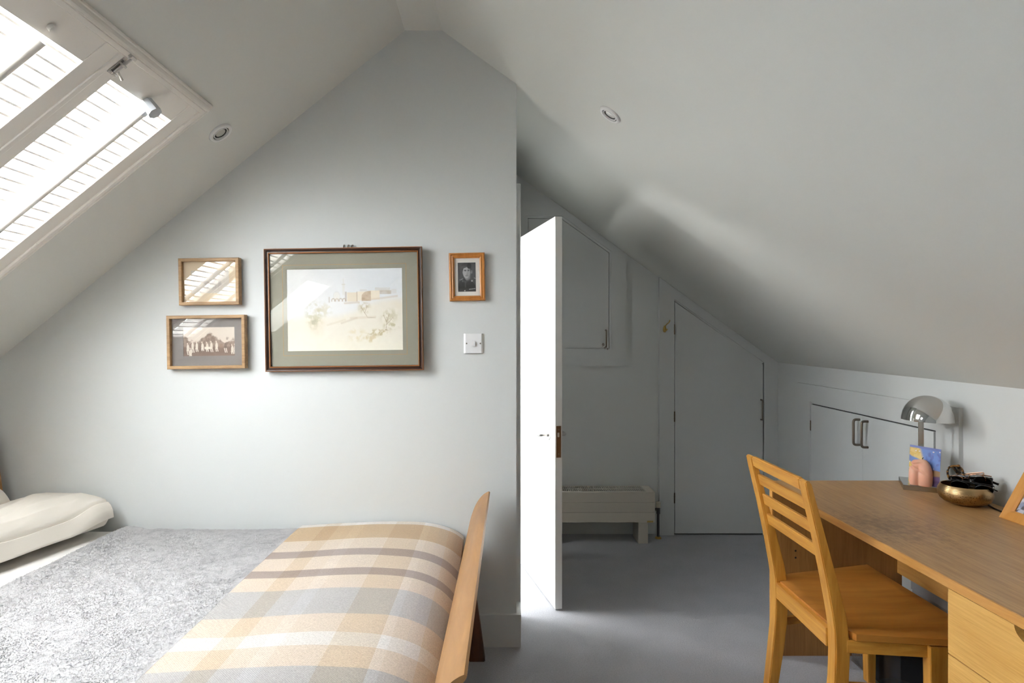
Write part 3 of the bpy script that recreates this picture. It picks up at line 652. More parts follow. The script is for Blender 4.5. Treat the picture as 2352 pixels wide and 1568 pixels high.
W = lambda px, py, d=2.648: ((px-1142)/1400*d, H-(py-778)/1400*d)
def rect(l, tp, r_, bt, d=2.645):
    a, b_ = W(l, tp, d), W(r_, bt, d); return (a[0], b_[0], b_[1], a[1])
tl = math.radians
# large watercolour
t, w_, h_ = picture('framed_watercolour', 'large dark-framed pale watercolour of a hilltop building with trees', rect(607.5, 569, 972, 851.5, 2.640), .017, tl(.3), tl(-.75), [W_fr_dark, M_fr_gilt],
    [(0, 0), (0, .017), (.003, .0195), (.008, .0185), (.012, .012), (.016, .012), (.0175, .0155), (.0195, .016), (.0215, .014), (.0225, .008), (.0225, .002)], [0, 1, 0, 0, 0, 0, 1, 1, 0, 0], None, None)
back(t, w_, h_)
hole = (-.257, .2545, -.175, .192)
hole = (-w_/2+.094, w_/2-.090, -h_/2+.088, h_/2-.090)
mount(t, w_, h_, .021, -.0045, plain('sage_mount', lin(156, 154, 138), .85), hole)
bm = bmesh.new(); ln = [(-w_/2+.075, -h_/2+.068), (w_/2-.071, -h_/2+.068), (w_/2-.071, h_/2-.070), (-w_/2+.075, h_/2-.070)]
g_ = .0017; poly_frame(bm, ln, [(ln[0][0]+g_, ln[0][1]+g_), (ln[1][0]-g_, ln[1][1]+g_), (ln[2][0]-g_, ln[2][1]-g_), (ln[3][0]+g_, ln[3][1]-g_)], -.0049, -.0044, lambda a, b_, c: (a, c, b_)); obj('mount_line', bm, plain('gold_line', lin(190, 150, 96), .6), t, local=True)
picture_plane('print', watercolour(), hole[0]-.002, hole[1]+.002, hole[2]-.002, hole[3]+.002, -.0032, M_print, t)
glass(t, w_, h_, .0215, -.009)
# two little wire hooks above it
hx_, hz2 = W(798, 566, 2.66)
t = thing('picture_hook', 'dark metal picture hook showing above the large watercolour', 'hook', (hx_, YB, hz2))
for dx in (-.018, .001, .018):
    bm = bmesh.new(); tube(bm, arc_pts([(hx_+dx, YB-.001, hz2-.012), (hx_+dx, YB-.004, hz2+.002), (hx_+dx+.004, YB-.010, hz2+.007), (hx_+dx+.009, YB-.012, hz2+.004)], 4, .006), .0022, 8); obj('prong', bm, M_bronze, t, smooth='auto')
obj('strap', B(hx_-.024, hx_+.024, YB-.003, YB, hz2-.022, hz2-.010), M_bronze, t)
# small oak frames
boxp = [(0, 0), (0, .028), (.0015, .030), (.0125, .030), (.014, .0285), (.014, .004)]
t, w_, h_ = picture('framed_drawing', 'small oak box frame with cream mount, upper of the two at left', rect(409, 592, 549, 700, 2.632), .006, tl(.3), tl(-.8), W_fr_oak, boxp, None, None, None)
back(t, w_, h_); hole = (-w_/2+.046, w_/2-.050, -h_/2+.052, h_/2-.052)
mount(t, w_, h_, .0135, -.012, plain('cream_mount', lin(222, 204, 176), .85), hole)
picture_plane('print', sketch(), hole[0]-.002, hole[1]+.002, hole[2]-.002, hole[3]+.002, -.0105, M_print, t); glass(t, w_, h_, .0135, -.017)
t, w_, h_ = picture('framed_photograph', 'oak box frame with sepia group photograph, lower of the two at left', rect(381.5, 723.5, 563, 847, 2.632), .006, tl(.3), tl(-.8), W_fr_oak, boxp, None, None, None)
back(t, w_, h_); hole = (-w_/2+.064, w_/2-.052, -h_/2+.056, h_/2-.052)
mount(t, w_, h_, .0135, -.012, plain('grey_mount', lin(142, 136, 132), .85), hole)
picture_plane('print', group_photo(), hole[0]-.002, hole[1]+.002, hole[2]-.002, hole[3]+.002, -.0105, M_print, t); glass(t, w_, h_, .0135, -.017)
# portrait
t, w_, h_ = picture('framed_portrait', 'small pine-framed black and white portrait of a man in uniform', rect(1031.5, 579.5, 1114, 690.5, 2.642), .005, tl(1.0), tl(-1.0), W_fr_pine,
    [(0, 0), (0, .012), (.003, .017), (.007, .018), (.010, .0145), (.012, .0145), (.016, .017), (.019, .0145), (.0215, .013), (.023, .009), (.023, .003)], None, None, None)
back(t, w_, h_); hole = (-w_/2+.0375, w_/2-.0405, -h_/2+.041, h_/2-.042)
mount(t, w_, h_, .022, -.006, plain('white_mount', lin(236, 232, 224), .85), hole)
picture_plane('print', portrait(), hole[0]-.001, hole[1]+.001, hole[2]-.001, hole[3]+.001, -.0045, M_print, t); glass(t, w_, h_, .022, -.0085)
# light switch
sx, sz = W(1087.5, 788.5, 2.66)
t = thing('light_switch', 'square white plastic light switch on the back wall under the portrait', 'switch', (sx, YB, sz))
q_ = .043; bm = bmesh.new(); prism(bm, [(-q_, 0), (-q_, -.003), (-q_+.008, -.0095), (q_-.008, -.0095), (q_, -.003), (q_, 0)], -q_, q_, lambda a, b_, c: (sx+a, YB+b_, sz+c), .0008); obj('plate', bm, M_plast, t)
bm = bmesh.new(); prism(bm, [(-.012, -.009), (.012, -.009), (.012, -.013), (-.012, -.019)], -.008, .008, lambda a, b_, c: (sx+c, YB+b_, sz+a), .0006); obj('rocker', bm, M_plast, t)
for s in (-1, 1):
    bm = bmesh.new(); tube(bm, [(sx+s*.030, YB-.009, sz), (sx+s*.030, YB-.0102, sz)], .0033, 12); obj('screw', bm, M_bronze, t)

# ------------------------------------------------------------------ desk
DX0, DX1, DY0, DY1, DZ = 1.15, 1.842, .95, 2.628, .73
t = thing('desk', 'long oak desk with a worn top along the right knee wall', 'desk', (1.40, 1.95, 0))
bm = bmesh.new(); prism(bm, [(DX0+.004, DY0), (XK(DY0)-.012, DY0), (XK(DY1)-.012, DY1), (DX0+.004, DY1)], DZ-.025, DZ, lambda a, b_, c: (a, b_, c), .0015); obj('desk_top', bm, W_top, t)
bm = bmesh.new(); box(bm, DX0, DX0+.006, DY0, DY1, DZ-.025, DZ-.0004, .0012); obj('edge_strip', bm, W_edge, t, label='golden oak front edging')
bm = bmesh.new(); box(bm, 1.168, 1.712, 2.578, 2.603, 0, DZ-.025); obj('end_panel', bm, W_panel, t)
bm = bmesh.new(); box(bm, 1.163, 1.168, 2.578, 2.603, 0, DZ-.025); obj('panel_edge', bm, W_edge, t, label='pale edging of the end panel')
for zz in (.444, .415):
    bm = bmesh.new(); tube(bm, [(1.262, 2.5775, zz), (1.262, 2.579, zz)], .0042, 10); obj('peg_hole', bm, M_dark, t)
obj('back_panel', B(1.692, 1.712, 1.56, 2.578, .352, DZ-.025), W_edge, t)
py0, py1 = 1.07, 1.565
obj('pedestal', B(1.178, 1.78, py0+.002, py1-.001, .05, DZ-.0255), W_panel, t)
zt = DZ-.030
for k, hgt in enumerate((.168, .168, .30)):
    z1_, z0_ = zt, zt-hgt+.003
    yc, r_ = 1.318, .047
    pts = [(py0, z0_), (py1, z0_), (py1, z1_)]
    arcp = [(yc+r_*math.cos(a), z1_-.030*math.sin(a)) for a in [PI*i/18 for i in range(19)]]
    pts += arcp+[(py0, z1_)]
    bm = bmesh.new(); prism(bm, pts, 1.1575, 1.1765, lambda a, b_, c: (c, a, b_)); dd = obj('drawer', bm, W_drawer, t)
    bm = bmesh.new(); box(bm, 1.1768, 1.1778, yc-.06, yc+.06, z1_-.04, z1_); obj('notch_shade', bm, M_dark, dd)  # black sheet behind the notch, shade put in as colour
    zt -= hgt

# ------------------------------------------------------------------ chair tucked under the desk
t = thing('desk_chair', 'oak chair with slatted back tucked under the desk', 'chair', (1.23, 2.08, 0))
rear = [(.0, .994), (.04, 1.002), (.12, 1.011), (.20, 1.019), (.30, 1.029), (.38, 1.031), (.45, 1.029), (.50, 1.022), (.60, 1.004), (.737, .976), (.86, .947), (.903, .938)]
front = [(.0, 1.030), (.05, 1.038), (.12, 1.049), (.20, 1.062), (.29, 1.072), (.38, 1.076), (.45, 1.071), (.50, 1.063), (.60, 1.038), (.70, 1.011), (.815, .980), (.895, .959), (.907, .950)]
rx = lambda z: float(np.interp(z, [p[0] for p in rear], [p[1] for p in rear]))
for (ya, yb_) in ((1.856, 1.902), (2.252, 2.300)):
    bm = bmesh.new(); prism(bm, [(x_, z_) for z_, x_ in rear]+[(x_, z_) for z_, x_ in front[::-1]], ya, yb_, XZ, .003, 2); obj('leg', bm, W_chair_z, t, smooth='auto')
# rails of the back
def back_rail(name, z0_, z1_, inset, th, rnd=.002):
    bm = bmesh.new(); xa, xb = rx(z0_)+inset, rx(z1_)+inset
    prism(bm, [(xa, z0_), (xa+th, z0_), (xb+th, z1_), (xb, z1_)], 1.900, 2.254, XZ, rnd, 3); obj(name, bm, W_chair_y, t, smooth='auto')
back_rail('top_rail', .867, .907, .0005, .020, .005)
for z0_ in (.802, .729, .656): back_rail('slat', z0_, z0_+.040, .010, .014)
# seat: dished board, wider in front
so = [(1.064, 1.845), (1.452, 1.796), (1.464, 1.806), (1.466, 2.405), (1.456, 2.415), (1.072, 2.310)]
bm = bmesh.new(); nx, ny = 20, 24
def seat_pt(uu, vv, top):
    x_ = lerp(1.044, 1.465, uu); ya = lerp(1.848, 1.796, uu); yb_ = lerp(2.302, 2.415, uu)
    if uu < .0749: ya, yb_ = 1.904, 2.250
    y_ = lerp(ya, yb_, vv)
    dip = .009*math.sin(PI*min(max((uu-.02)/.86, 0), 1))**.7*math.sin(PI*vv)**.8 if top else 0
    edge = min(uu, 1-uu, vv*1.1, (1-vv)*1.1); r_ = .004*max(0, 1-edge/.04)**2
    return (x_, y_, .451-dip-r_ if top else .423+r_)
Vt = [[bm.verts.new(seat_pt(i/nx, j/ny, True)) for j in range(ny+1)] for i in range(nx+1)]
Vb = [[bm.verts.new(seat_pt(i/nx, j/ny, False)) for j in range(ny+1)] for i in range(nx+1)]
for i in range(nx):
    for j in range(ny): bm.faces.new((Vt[i][j], Vt[i+1][j], Vt[i+1][j+1], Vt[i][j+1])); bm.faces.new((Vb[i][j], Vb[i][j+1], Vb[i+1][j+1], Vb[i+1][j]))
for i in range(nx):
    for j in (0, ny): bm.faces.new((Vt[i][j], Vt[i+1][j], Vb[i+1][j], Vb[i][j]))
for j in range(ny):
    for i in (0, nx): bm.faces.new((Vt[i][j], Vt[i][j+1], Vb[i][j+1], Vb[i][j]))
obj('seat', bm, W_seat, t, smooth='auto')
# seat rails
def plank(name, p0, p1, th, z0_, z1_, mat):
    p0, p1 = Vector(p0), Vector(p1); d_ = (p1-p0).normalized(); n_ = Vector((-d_.y, d_.x))*th/2
    bm = bmesh.new(); prism(bm, [tuple(p0+n_), tuple(p1+n_), tuple(p1-n_), tuple(p0-n_)], z0_, z1_, lambda a, b_, c: (a, b_, c), .0015); obj(name, bm, mat, t)
plank('seat_rail', (1.034, 1.90), (1.040, 2.255), .018, .382, .440, W_chair_y)
plank('seat_rail', (1.066, 1.865), (1.42, 1.822), .020, .384, .4225, W_chair_x)
plank('seat_rail', (1.066, 2.288), (1.42, 2.392), .020, .384, .4225, W_chair_x)
plank('seat_rail', (1.405, 1.835), (1.435, 2.38), .020, .384, .4225, W_chair_y)
plank('stretcher', (1.062, 1.880), (1.305, 1.853), .016, .254, .282, W_chair_x)
plank('stretcher', (1.055, 2.276), (1.44, 2.372), .016, .272, .300, W_chair_x)
for (x_, ya, w2) in ((1.290, 1.815, .046), (1.432, 2.366, .034)):
    bm = bmesh.new(); pr = [(x_, .385), (x_+w2, .385), (x_+w2+.004, .2), (x_+w2+.012, 0), (x_-.012+.0, 0), (x_-.004, .2)]
    pr = [(x_, .4225), (x_+w2+.014, .4225), (x_+w2+.006, .22), (x_+w2+.004, 0), (x_+.010, 0), (x_+.004, .22)]
    prism(bm, pr, ya, ya+.036, XZ, .002); obj('leg', bm, W_chair_z, t, smooth='auto')

# ------------------------------------------------------------------ things on the desk
# lamp
LB = Matrix.Translation((1.756, 2.50, DZ)) @ Matrix.Rotation(math.atan2(-.47, .88), 4, 'Z')
t = thing('desk_lamp', 'chrome mushroom-shaped table lamp on a square steel base on the desk', 'lamp', mat=LB)
obj('base', B(-.084, .084, -.084, .084, .0, .021, .0012), plain('satin_steel', (.52, .52, .52, 1), .22, 1), t, local=True)
q0 = LB.inverted() @ Vector((1.736, 2.497, DZ))
bm = bmesh.new(); box(bm, q0.x-.0095, q0.x+.0095, q0.y-.004, q0.y+.004, .02, .352, .001); obj('stem', bm, plain('stem_chrome', (.62, .60, .57, 1), .2, 1), t, local=True)
cc = LB.inverted() @ Vector((1.733, 2.455, 1.012))
pr = [(.0905*math.cos(a)**.92 if a < PI/2-.001 else .0005, .100*math.sin(a)) for a in [PI/2*i/22 for i in range(23)]]
prof = [(.088, .000), (.0905, .0)]+pr[1:]
bm = bmesh.new(); lathe(bm, prof, (0, 0, 0), 72); bmesh.ops.remove_doubles(bm, verts=bm.verts, dist=.0008)
bm.transform(Matrix.Translation(cc) @ Matrix.Rotation(tl(1.5), 4, 'Y')); obj('lamp_shade', bm, M_chrome, t, local=True, smooth='auto')
bm = bmesh.new(); lathe(bm, [(.0878, .0)]+[(r_*.97, z_*.96) for r_, z_ in pr[1:]], (0, 0, 0), 60); bm.transform(Matrix.Translation(cc)); obj('shade_lining', bm, M_plast, t, local=True, smooth='auto')
bm = bmesh.new(); tube(bm, arc_pts([(1.815, 2.395, DZ+.0035), (1.822, 2.28, DZ+.0035), (1.778, 2.19, DZ+.0035), (1.769, 2.13, DZ+.0035), (1.79, 2.0, DZ+.0035), (1.825, 1.9, DZ+.0035)], 5, .05), .0032, 8); obj('cord', bm, M_black, t, smooth='auto')
# greetings card in a clear sleeve, leaning on the lamp stem: loose patches of yellow, blue and purple
def card_art():
    h, w_ = 92, 74; Y, X = np.mgrid[0:h, 0:w_]; x = X/w_; y = Y/h; n = fbm(h, w_, 4, 4, 71); n2 = fbm(h, w_, 14, 3, 72)
    img = np.zeros((h, w_, 3)); img[:] = L3(216, 182, 92)
    blend(img, sstep(.42, .62, n2)*.45, L3(236, 214, 150))
    u_ = y-.26-.34*x+.12*(n-.5)
    blend(img, sstep(-.05, .0, u_)*(1-sstep(.16, .20, u_-.05*x)), L3(104, 134, 196)); blend(img, (1-sstep(.62, .75, 1-x+.4*y))*1.0, L3(110, 142, 206)); blend(img, (1-sstep(.04, .07, y)), L3(112, 124, 188))
    blend(img, (1-sstep(.8, 1.1, np.hypot((x-.78)/.26, (y-.28)/.20)))*sstep(.4, .6, n2)*.7, L3(92, 98, 170))
    blend(img, (1-sstep(.75, 1.05, np.hypot((x-.88)/.30, (y-.66)/.10)))*.9, L3(156, 122, 54)); blend(img, (1-sstep(.8, 1.05, np.hypot((x-.95)/.34, (y-.90)/.20)))*.95, L3(92, 62, 112)); blend(img, (1-sstep(.5, 1, np.hypot((x-.9)/.16, (y-.92)/.12)))*.7, L3(54, 40, 84))
    blend(img, (1-sstep(.7, 1.1, np.hypot((x-.16)/.10, (y-.46)/.05)))*.8, L3(196, 164, 204))
    r_ = np.random.default_rng(9)
    for _ in range(34):
        cx, cy = r_.random()*.55, .35+r_.random()*.6
        if r_.random() < .3: cx, cy = r_.random(), r_.random()*.6
        blend(img, (np.maximum(np.abs(x-cx)/.022, np.abs(y-cy)/.016) < 1)*.8, L3(236, 228, 224) if r_.random() < .7 else L3(120, 112, 190))
    return img
ca, cb = Vector((1.697, 2.516, DZ+.022)), Vector((1.741, 2.400, DZ+.022)); ex = (cb-ca).normalized(); up = Vector((.07, .02, .99)).normalized(); up = (up-ex*up.dot(ex)).normalized(); nz = up.cross(ex)
CM = Matrix(((ex.x, nz.x, up.x, ca.x), (ex.y, nz.y, up.y, ca.y), (ex.z, nz.z, up.z, ca.z), (0, 0, 0, 1)))
t = thing('greeting_card', 'bright yellow, blue and purple card in clear wrapping on the lamp base', 'card', mat=CM)
cw, ch = (cb-ca).length, .152
obj('card', B(0, cw, -.0004, .001, .001, ch), M_sheet, t, local=True)
picture_plane('card_print', card_art(), 0, cw, .001, ch, -.0006, painted('card_ink', .35), t)
bm = bmesh.new(); V = grid(bm, 14, 18, lambda a, b_: (-.003+(cw+.006)*a, -.0035-.003*noise.noise(Vector((a*3, b_*4, 2)))-.0015*math.sin(7*a+5*b_), -.000+(ch+.007)*b_))
s_n = nz.y
obj('clear_sleeve', bm, glass_thin('cellophane', (1, 1, 1, 1), 1.45, .05), t, local=True, smooth=True)
# torso candle
M_wax, nt, b = new_mat('pink_wax'); b.inputs['Base Color'].default_value = lin(232, 178, 152); b.inputs['Roughness'].default_value = .45; b.inputs['Subsurface Weight'].default_value = .25; b.inputs['Subsurface Radius'].default_value = (.02, .008, .005); b.inputs['Subsurface Scale'].default_value = .4
kc = Vector((1.705, 2.452, DZ+.0215)); rv = Vector((.80, -.60, 0)); fv = Vector((-.60, -.80, 0))   # right / towards viewer
def lobe(px_, pz_, cx, cz, rx_, rz_, ry_, cyo): return (px_-cx)/rx_, (pz_-cz)/rz_
bm = bmesh.new(); nz_, nt_ = 44, 64
def sdf(a, f, z_):
    """a: across, f: towards viewer, z up; two hips/thigh forms blended, with a waist fold"""
    def ell(c, r_): return (math.sqrt(((a-c[0])/r_[0])**2+((f-c[1])/r_[1])**2+((z_-c[2])/r_[2])**2)-1)*min(r_)
    d1 = ell((.012, .002, .034), (.0275, .029, .069)); d2 = ell((-.022, .002, .036), (.0195, .025, .058)); d3 = ell((-.006, -.003, .086), (.022, .020, .016))
    def sm(p, q_, k): 
        h_ = max(k-abs(p-q_), 0)/k; return min(p, q_)-h_*h_*k*.25
    d_ = sm(d1, d2, .005); d_ = sm(d_, d3, .010)
    # diagonal fold
    l_ = (z_-.066)+.55*(a+.012); d_ += .0045*math.exp(-(l_/.0045)**2)*(1 if a < .012 else math.exp(-((a-.012)/.006)**2))
    l2 = (z_-.088)-.25*(a+.010); d_ += .0035*math.exp(-(l2/.004)**2)*math.exp(-((a+.012)/.02)**2)
    return d_
rows = []
for i in range(nz_+1):
    z_ = .001+.107*(i/nz_); row = []
    for j in range(nt_):
        an = 2*PI*j/nt_; lo, hi = 0, .09
        if sdf(0, 0, z_) > 0: row.append((0, 0, z_)); continue
        for _ in range(22):
            mid = (lo+hi)/2
            if sdf(mid*math.cos(an), mid*math.sin(an), z_) < 0: lo = mid
            else: hi = mid
        row.append((lo*math.cos(an), lo*math.sin(an), z_))
    rows.append(row)
Vr = [[bm.verts.new(kc+rv*p[0]+fv*p[1]+Vector((0, 0, p[2]))) for p in row] for row in rows]
for A, D in zip(Vr, Vr[1:]):
    for k in range(nt_): bm.faces.new((A[k], A[(k+1) % nt_], D[(k+1) % nt_], D[k]))
bm.faces.new(Vr[0]); bm.faces.new(Vr[-1])
bmesh.ops.remove_doubles(bm, verts=bm.verts, dist=.0002)
t = thing('candle', 'pink wax candle shaped like a torso, in front of the card', 'candle', tuple(kc))
obj('wax_body', bm, M_wax, t, smooth=True)
bm = bmesh.new(); wp = kc+rv*.004+Vector((0, 0, .105)); tube(bm, [wp, wp+Vector((.001, 0, .004)), wp+Vector((.004, -.002, .007))], .0012, 6); obj('wick', bm, M_dark, t)
# hammered brass bowl
M_bowl, nt, b = new_mat('hammered_brass'); b.inputs['Metallic'].default_value = 1; b.inputs['Roughness'].default_value = .3; L = nt.links
tc = N(nt, 'ShaderNodeTexCoord'); vo = N(nt, 'ShaderNodeTexVoronoi'); vo.inputs['Scale'].default_value = 165; L.new(tc.outputs['Object'], vo.inputs[0])
sp = N(nt, 'ShaderNodeSeparateXYZ'); L.new(tc.outputs['Object'], sp.inputs[0])
mr = N(nt, 'ShaderNodeMapRange'); mr.inputs[1].default_value = .056; mr.inputs[2].default_value = .047; L.new(sp.outputs['Z'], mr.inputs[0])
dots = N(nt, 'ShaderNodeMapRange'); dots.inputs[1].default_value = .22; dots.inputs[2].default_value = .34; dots.inputs[3].default_value = 1; dots.inputs[4].default_value = 0; L.new(vo.outputs['Distance'], dots.inputs[0])
mu = N(nt, 'ShaderNodeMath', operation='MULTIPLY'); L.new(dots.outputs[0], mu.inputs[0]); L.new(mr.outputs[0], mu.inputs[1])
mx = N(nt, 'ShaderNodeMixRGB'); mx.inputs[1].default_value = (.44, .30, .145, 1); mx.inputs[2].default_value = (.17, .105, .05, 1); L.new(mu.outputs[0], mx.inputs[0]); L.new(mx.outputs[0], b.inputs['Base Color'])
bp = N(nt, 'ShaderNodeBump'); bp.inputs['Strength'].default_value = .35; bp.inputs['Distance'].default_value = .001; bp.invert = True; L.new(mu.outputs[0], bp.inputs['Height'])
wv = N(nt, 'ShaderNodeTexWave', wave_type='BANDS', bands_direction='Z'); wv.inputs['Scale'].default_value = 70; L.new(tc.outputs['Object'], wv.inputs[0])
bp2 = N(nt, 'ShaderNodeBump'); bp2.inputs['Strength'].default_value = .25; bp2.inputs['Distance'].default_value = .001; L.new(wv.outputs['Fac'], bp2.inputs['Height']); L.new(bp.outputs[0], bp2.inputs['Normal']); L.new(bp2.outputs[0], b.inputs['Normal'])
bc = Vector((1.730, 2.254, DZ))
t = thing('brass_bowl', 'round hammered brass bowl holding sunglasses on the desk', 'bowl', tuple(bc))
op = [(r_*.81, z_) for r_, z_ in [(.0, .0), (.035, .0), (.056, .001), (.080, .008), (.096, .019), (.104, .034), (.1055, .046), (.103, .056), (.097, .065), (.094, .070)]]
bm = bmesh.new(); lathe(bm, op[1:]+[(.075, .0715), (.073, .070)], tuple(bc), 72, cap=(True, False)); obj('bowl_wall', bm, M_bowl, t, smooth='auto')
bm = bmesh.new(); lathe(bm, [(r_*.81, z_) for r_, z_ in [(.0915, .0705), (.092, .066), (.099, .055), (.1015, .046), (.099, .036), (.091, .022), (.074, .011), (.05, .005), (.02, .004)]], tuple(bc), 60, cap=(False, True)); obj('bowl_inside', bm, plain('dark_brass', (.20, .13, .06, 1), .35, 1), t, smooth='auto')
# sunglasses
def glasses(label, Mx, fm, lm, lw=.054, lh=.046, r_=.0026, sq=2.6, cat='sunglasses'):
    t = thing('sunglasses', label, cat, mat=Mx, group='sunglasses in the brass bowl')
    gap = .018
    def loop(cx, n=28): 
        out = []
        for k in range(n):
            a = 2*PI*k/n; c_, s_ = math.cos(a), math.sin(a); x_ = math.copysign(abs(c_)**(2/sq), c_)*lw/2; z_ = math.copysign(abs(s_)**(2/sq), s_)*lh/2
            out.append((cx+x_*(1+.08*z_/lh), .006*((cx+x_)/.07)**2, z_))
        return out
    for s in (-1, 1):
        cx = s*(lw+gap)/2
        bm = bmesh.new(); tube(bm, loop(cx), r_, 8, closed=True); obj('rim', bm, fm, t, local=True, smooth='auto')
        bm = bmesh.new(); lp = loop(cx); prism(bm, [(p[0], p[2]) for p in lp], -.0006, .0006, lambda a, b_, c: (a, c+.006*(a/.07)**2, b_)); obj('lens', bm, lm, t, local=True)
        xh = s*(lw+gap/2+.001)
        ty = .012+.006*(s > 0)
        bm = bmesh.new(); tube(bm, arc_pts([(xh, .006, lh*.28), (xh, ty, lh*.28), (xh-s*.10, ty+.002, lh*.22), (xh-s*.135, ty+.003, -lh*.15)], 4, .02), r_*.95, 8, flat=1.6); obj('temple', bm, fm, t, local=True, smooth='auto')
    bm = bmesh.new(); tube(bm, arc_pts([(-gap/2-.001, .001, lh*.12), (0, -.001, lh*.24), (gap/2+.001, .001, lh*.12)], 5, .01), r_, 8); obj('bridge', bm, fm, t, local=True, smooth='auto')
    return t
M_tort, nt, b = new_mat('tortoiseshell'); mp = coords(nt); no = N(nt, 'ShaderNodeTexNoise'); no.inputs['Scale'].default_value = 110; nt.links.new(mp.outputs[0], no.inputs[0]); rp = N(nt, 'ShaderNodeValToRGB'); rp.color_ramp.elements[0].position = .45; rp.color_ramp.elements[0].color = (.012, .008, .006, 1); rp.color_ramp.elements[1].position = .68; rp.color_ramp.elements[1].color = (.28, .13, .03, 1); nt.links.new(no.outputs['Fac'], rp.inputs[0]); nt.links.new(rp.outputs[0], b.inputs['Base Color']); b.inputs['Roughness'].default_value = .15
M_rose = plain('rose_gold', (.62, .38, .26, 1), .22, 1)
M_lg = glass_thin('grey_lens', (.35, .33, .33, 1)); M_lc = glass_thin('clear_lens', (.80, .82, .82, 1)); M_lb = glass_thin('brown_lens', (.10, .07, .07, 1)); M_ld = glass_thin('black_lens', (.07, .07, .08, 1))
def GM(loc, rz, rx_, ry_): return Matrix.Translation(loc) @ Matrix.Rotation(tl(rz), 4, 'Z') @ Matrix.Rotation(tl(rx_), 4, 'X') @ Matrix.Rotation(tl(ry_), 4, 'Y')
glasses('tortoiseshell sunglasses standing on end at the left of the brass bowl', GM((1.716, 2.272, .798), -42, -6, 80), M_tort, M_lc, .058, .048, .0036)
glasses('thin rose gold sunglasses lying in the middle of the brass bowl', GM((1.736, 2.252, .820), -52, 40, -20), M_rose, M_lc, .050, .044, .0018, 2.2)
glasses('large black sunglasses with brown lenses at the right of the brass bowl', GM((1.744, 2.240, .812), -52, 14, -6), M_black, M_lb, .050, .046, .0030, 3.2)
glasses('round black sunglasses at the front rim of the brass bowl', GM((1.724, 2.214, .798), -40, 34, 6), M_black, M_ld, .052, .044, .0016, 2.1)
# wooden photo frame leaning on the wall at the right end
ln_ = math.atan2(.088, .159); fu = Vector((math.sin(ln_), 0, math.cos(ln_))); fe = Vector((.0, -1, 0)); fn = fu.cross(fe)
FM = Matrix(((fe.x, fn.x, fu.x, 1.718), (fe.y, fn.y, fu.y, 2.089), (fe.z, fn.z, fu.z, DZ+.001), (0, 0, 0, 1)))
t = thing('desk_photograph', 'golden wooden photo frame leaning on the wall at the desk end', 'picture frame', mat=FM)
bm = bmesh.new(); sweep_rect(bm, 0, .20, 0, .245, [(0, .018), (0, .002), (.002, 0), (.030, .002), (.037, .006), (.038, .010)], lambda a, b_, c: (a, c, b_)); obj('frame', bm, wood('frame_golden', lin(198, 134, 56), lin(220, 160, 84), 'z', 10, .35, 6, .15), t, local=True)
obj('backing', B(.004, .196, .012, .016, .004, .241), W_panel, t, local=True)
h_, w2 = 60, 44; im = np.zeros((h_, w2, 3)); im[:] = L3(220, 222, 230); blend(im, sstep(.45, .65, fbm(h_, w2, 6, 4, 61)), L3(150, 158, 188)); blend(im, sstep(.58, .7, fbm(h_, w2, 9, 3, 62)), L3(92, 84, 92))
picture_plane('photograph', im, .036, .164, .036, .209, .0095, M_print, t)
obj('glass', B(.036, .164, .0072, .0082, .036, .209), M_glass, t, local=True)

# ------------------------------------------------------------------ under the desk
M_wire = plain('silver_wire', (.42, .42, .43, 1), .35, 1)
t = thing('wire_basket', 'silver mesh basket on the carpet under the desk', 'basket', (1.538, 2.487, 0))
bx0, bx1, by0, by1, bz = 1.476, 1.60, 2.44, 2.535, .19
bm = bmesh.new()
def strip(p, q_, wd=.0009): tube(bm, [p, q_], wd, 4)
st = .0085
for fx in (bx0, bx1):
    y_ = by0
    while y_ <= by1: strip((fx, y_, .004), (fx, y_, bz)); y_ += st
    z_ = .004
    while z_ <= bz: strip((fx, by0, z_), (fx, by1, z_)); z_ += st
for fy in (by0, by1):
    x_ = bx0
    while x_ <= bx1: strip((x_, fy, .004), (x_, fy, bz)); x_ += st
    z_ = .004
    while z_ <= bz: strip((bx0, fy, z_), (bx1, fy, z_)); z_ += st
obj('mesh_sides', bm, M_wire, t, kind='stuff')
bm = bmesh.new()
for z_ in (.004, bz): tube(bm, [(bx0, by0, z_), (bx1, by0, z_), (bx1, by1, z_), (bx0, by1, z_)], .0035, 8, closed=True)
obj('basket_rim', bm, M_steel, t)
obj('basket_floor', B(bx0, bx1, by0, by1, .002, .004), M_wire, t)
t = thing('storage_box', 'black shiny storage box on the carpet in front of the mesh basket', 'box', (1.58, 2.33, 0))
obj('box_body', B(1.487, 1.68, 2.245, 2.42, 0, .165, .004), M_black, t)
obj('box_lid', B(1.483, 1.684, 2.241, 2.424, .165, .19, .004), M_black, t)
t = thing('file_box', 'grey file box standing against the knee wall under the desk', 'box', (1.78, 2.15, 0))
obj('box_body', B(1.725, 1.815, 1.75, 2.535, 0, .335, .003), plain('grey_card', (.30, .31, .32, 1), .6), t)
obj('box_lid', B(1.722, 1.818, 1.747, 2.538, .30, .34, .002), plain('grey_card_lid', (.34, .35, .36, 1), .6), t)
t = thing('glass_dish', 'clear glass dish on the carpet in front of the black storage box', 'dish', (1.43, 2.165, 0))
bm = bmesh.new(); lathe(bm, [(.03, 0), (.05, .008), (.062, .05), (.068, .098), (.0665, .100), (.0645, .098), (.058, .05), (.046, .012), (.02, .008)], (1.43, 2.165, 0), 48, cap=(True, True)); obj('dish_wall', bm, glass_thin('dish_glass', (.92, .95, .95, 1), 1.5), t, smooth='auto')

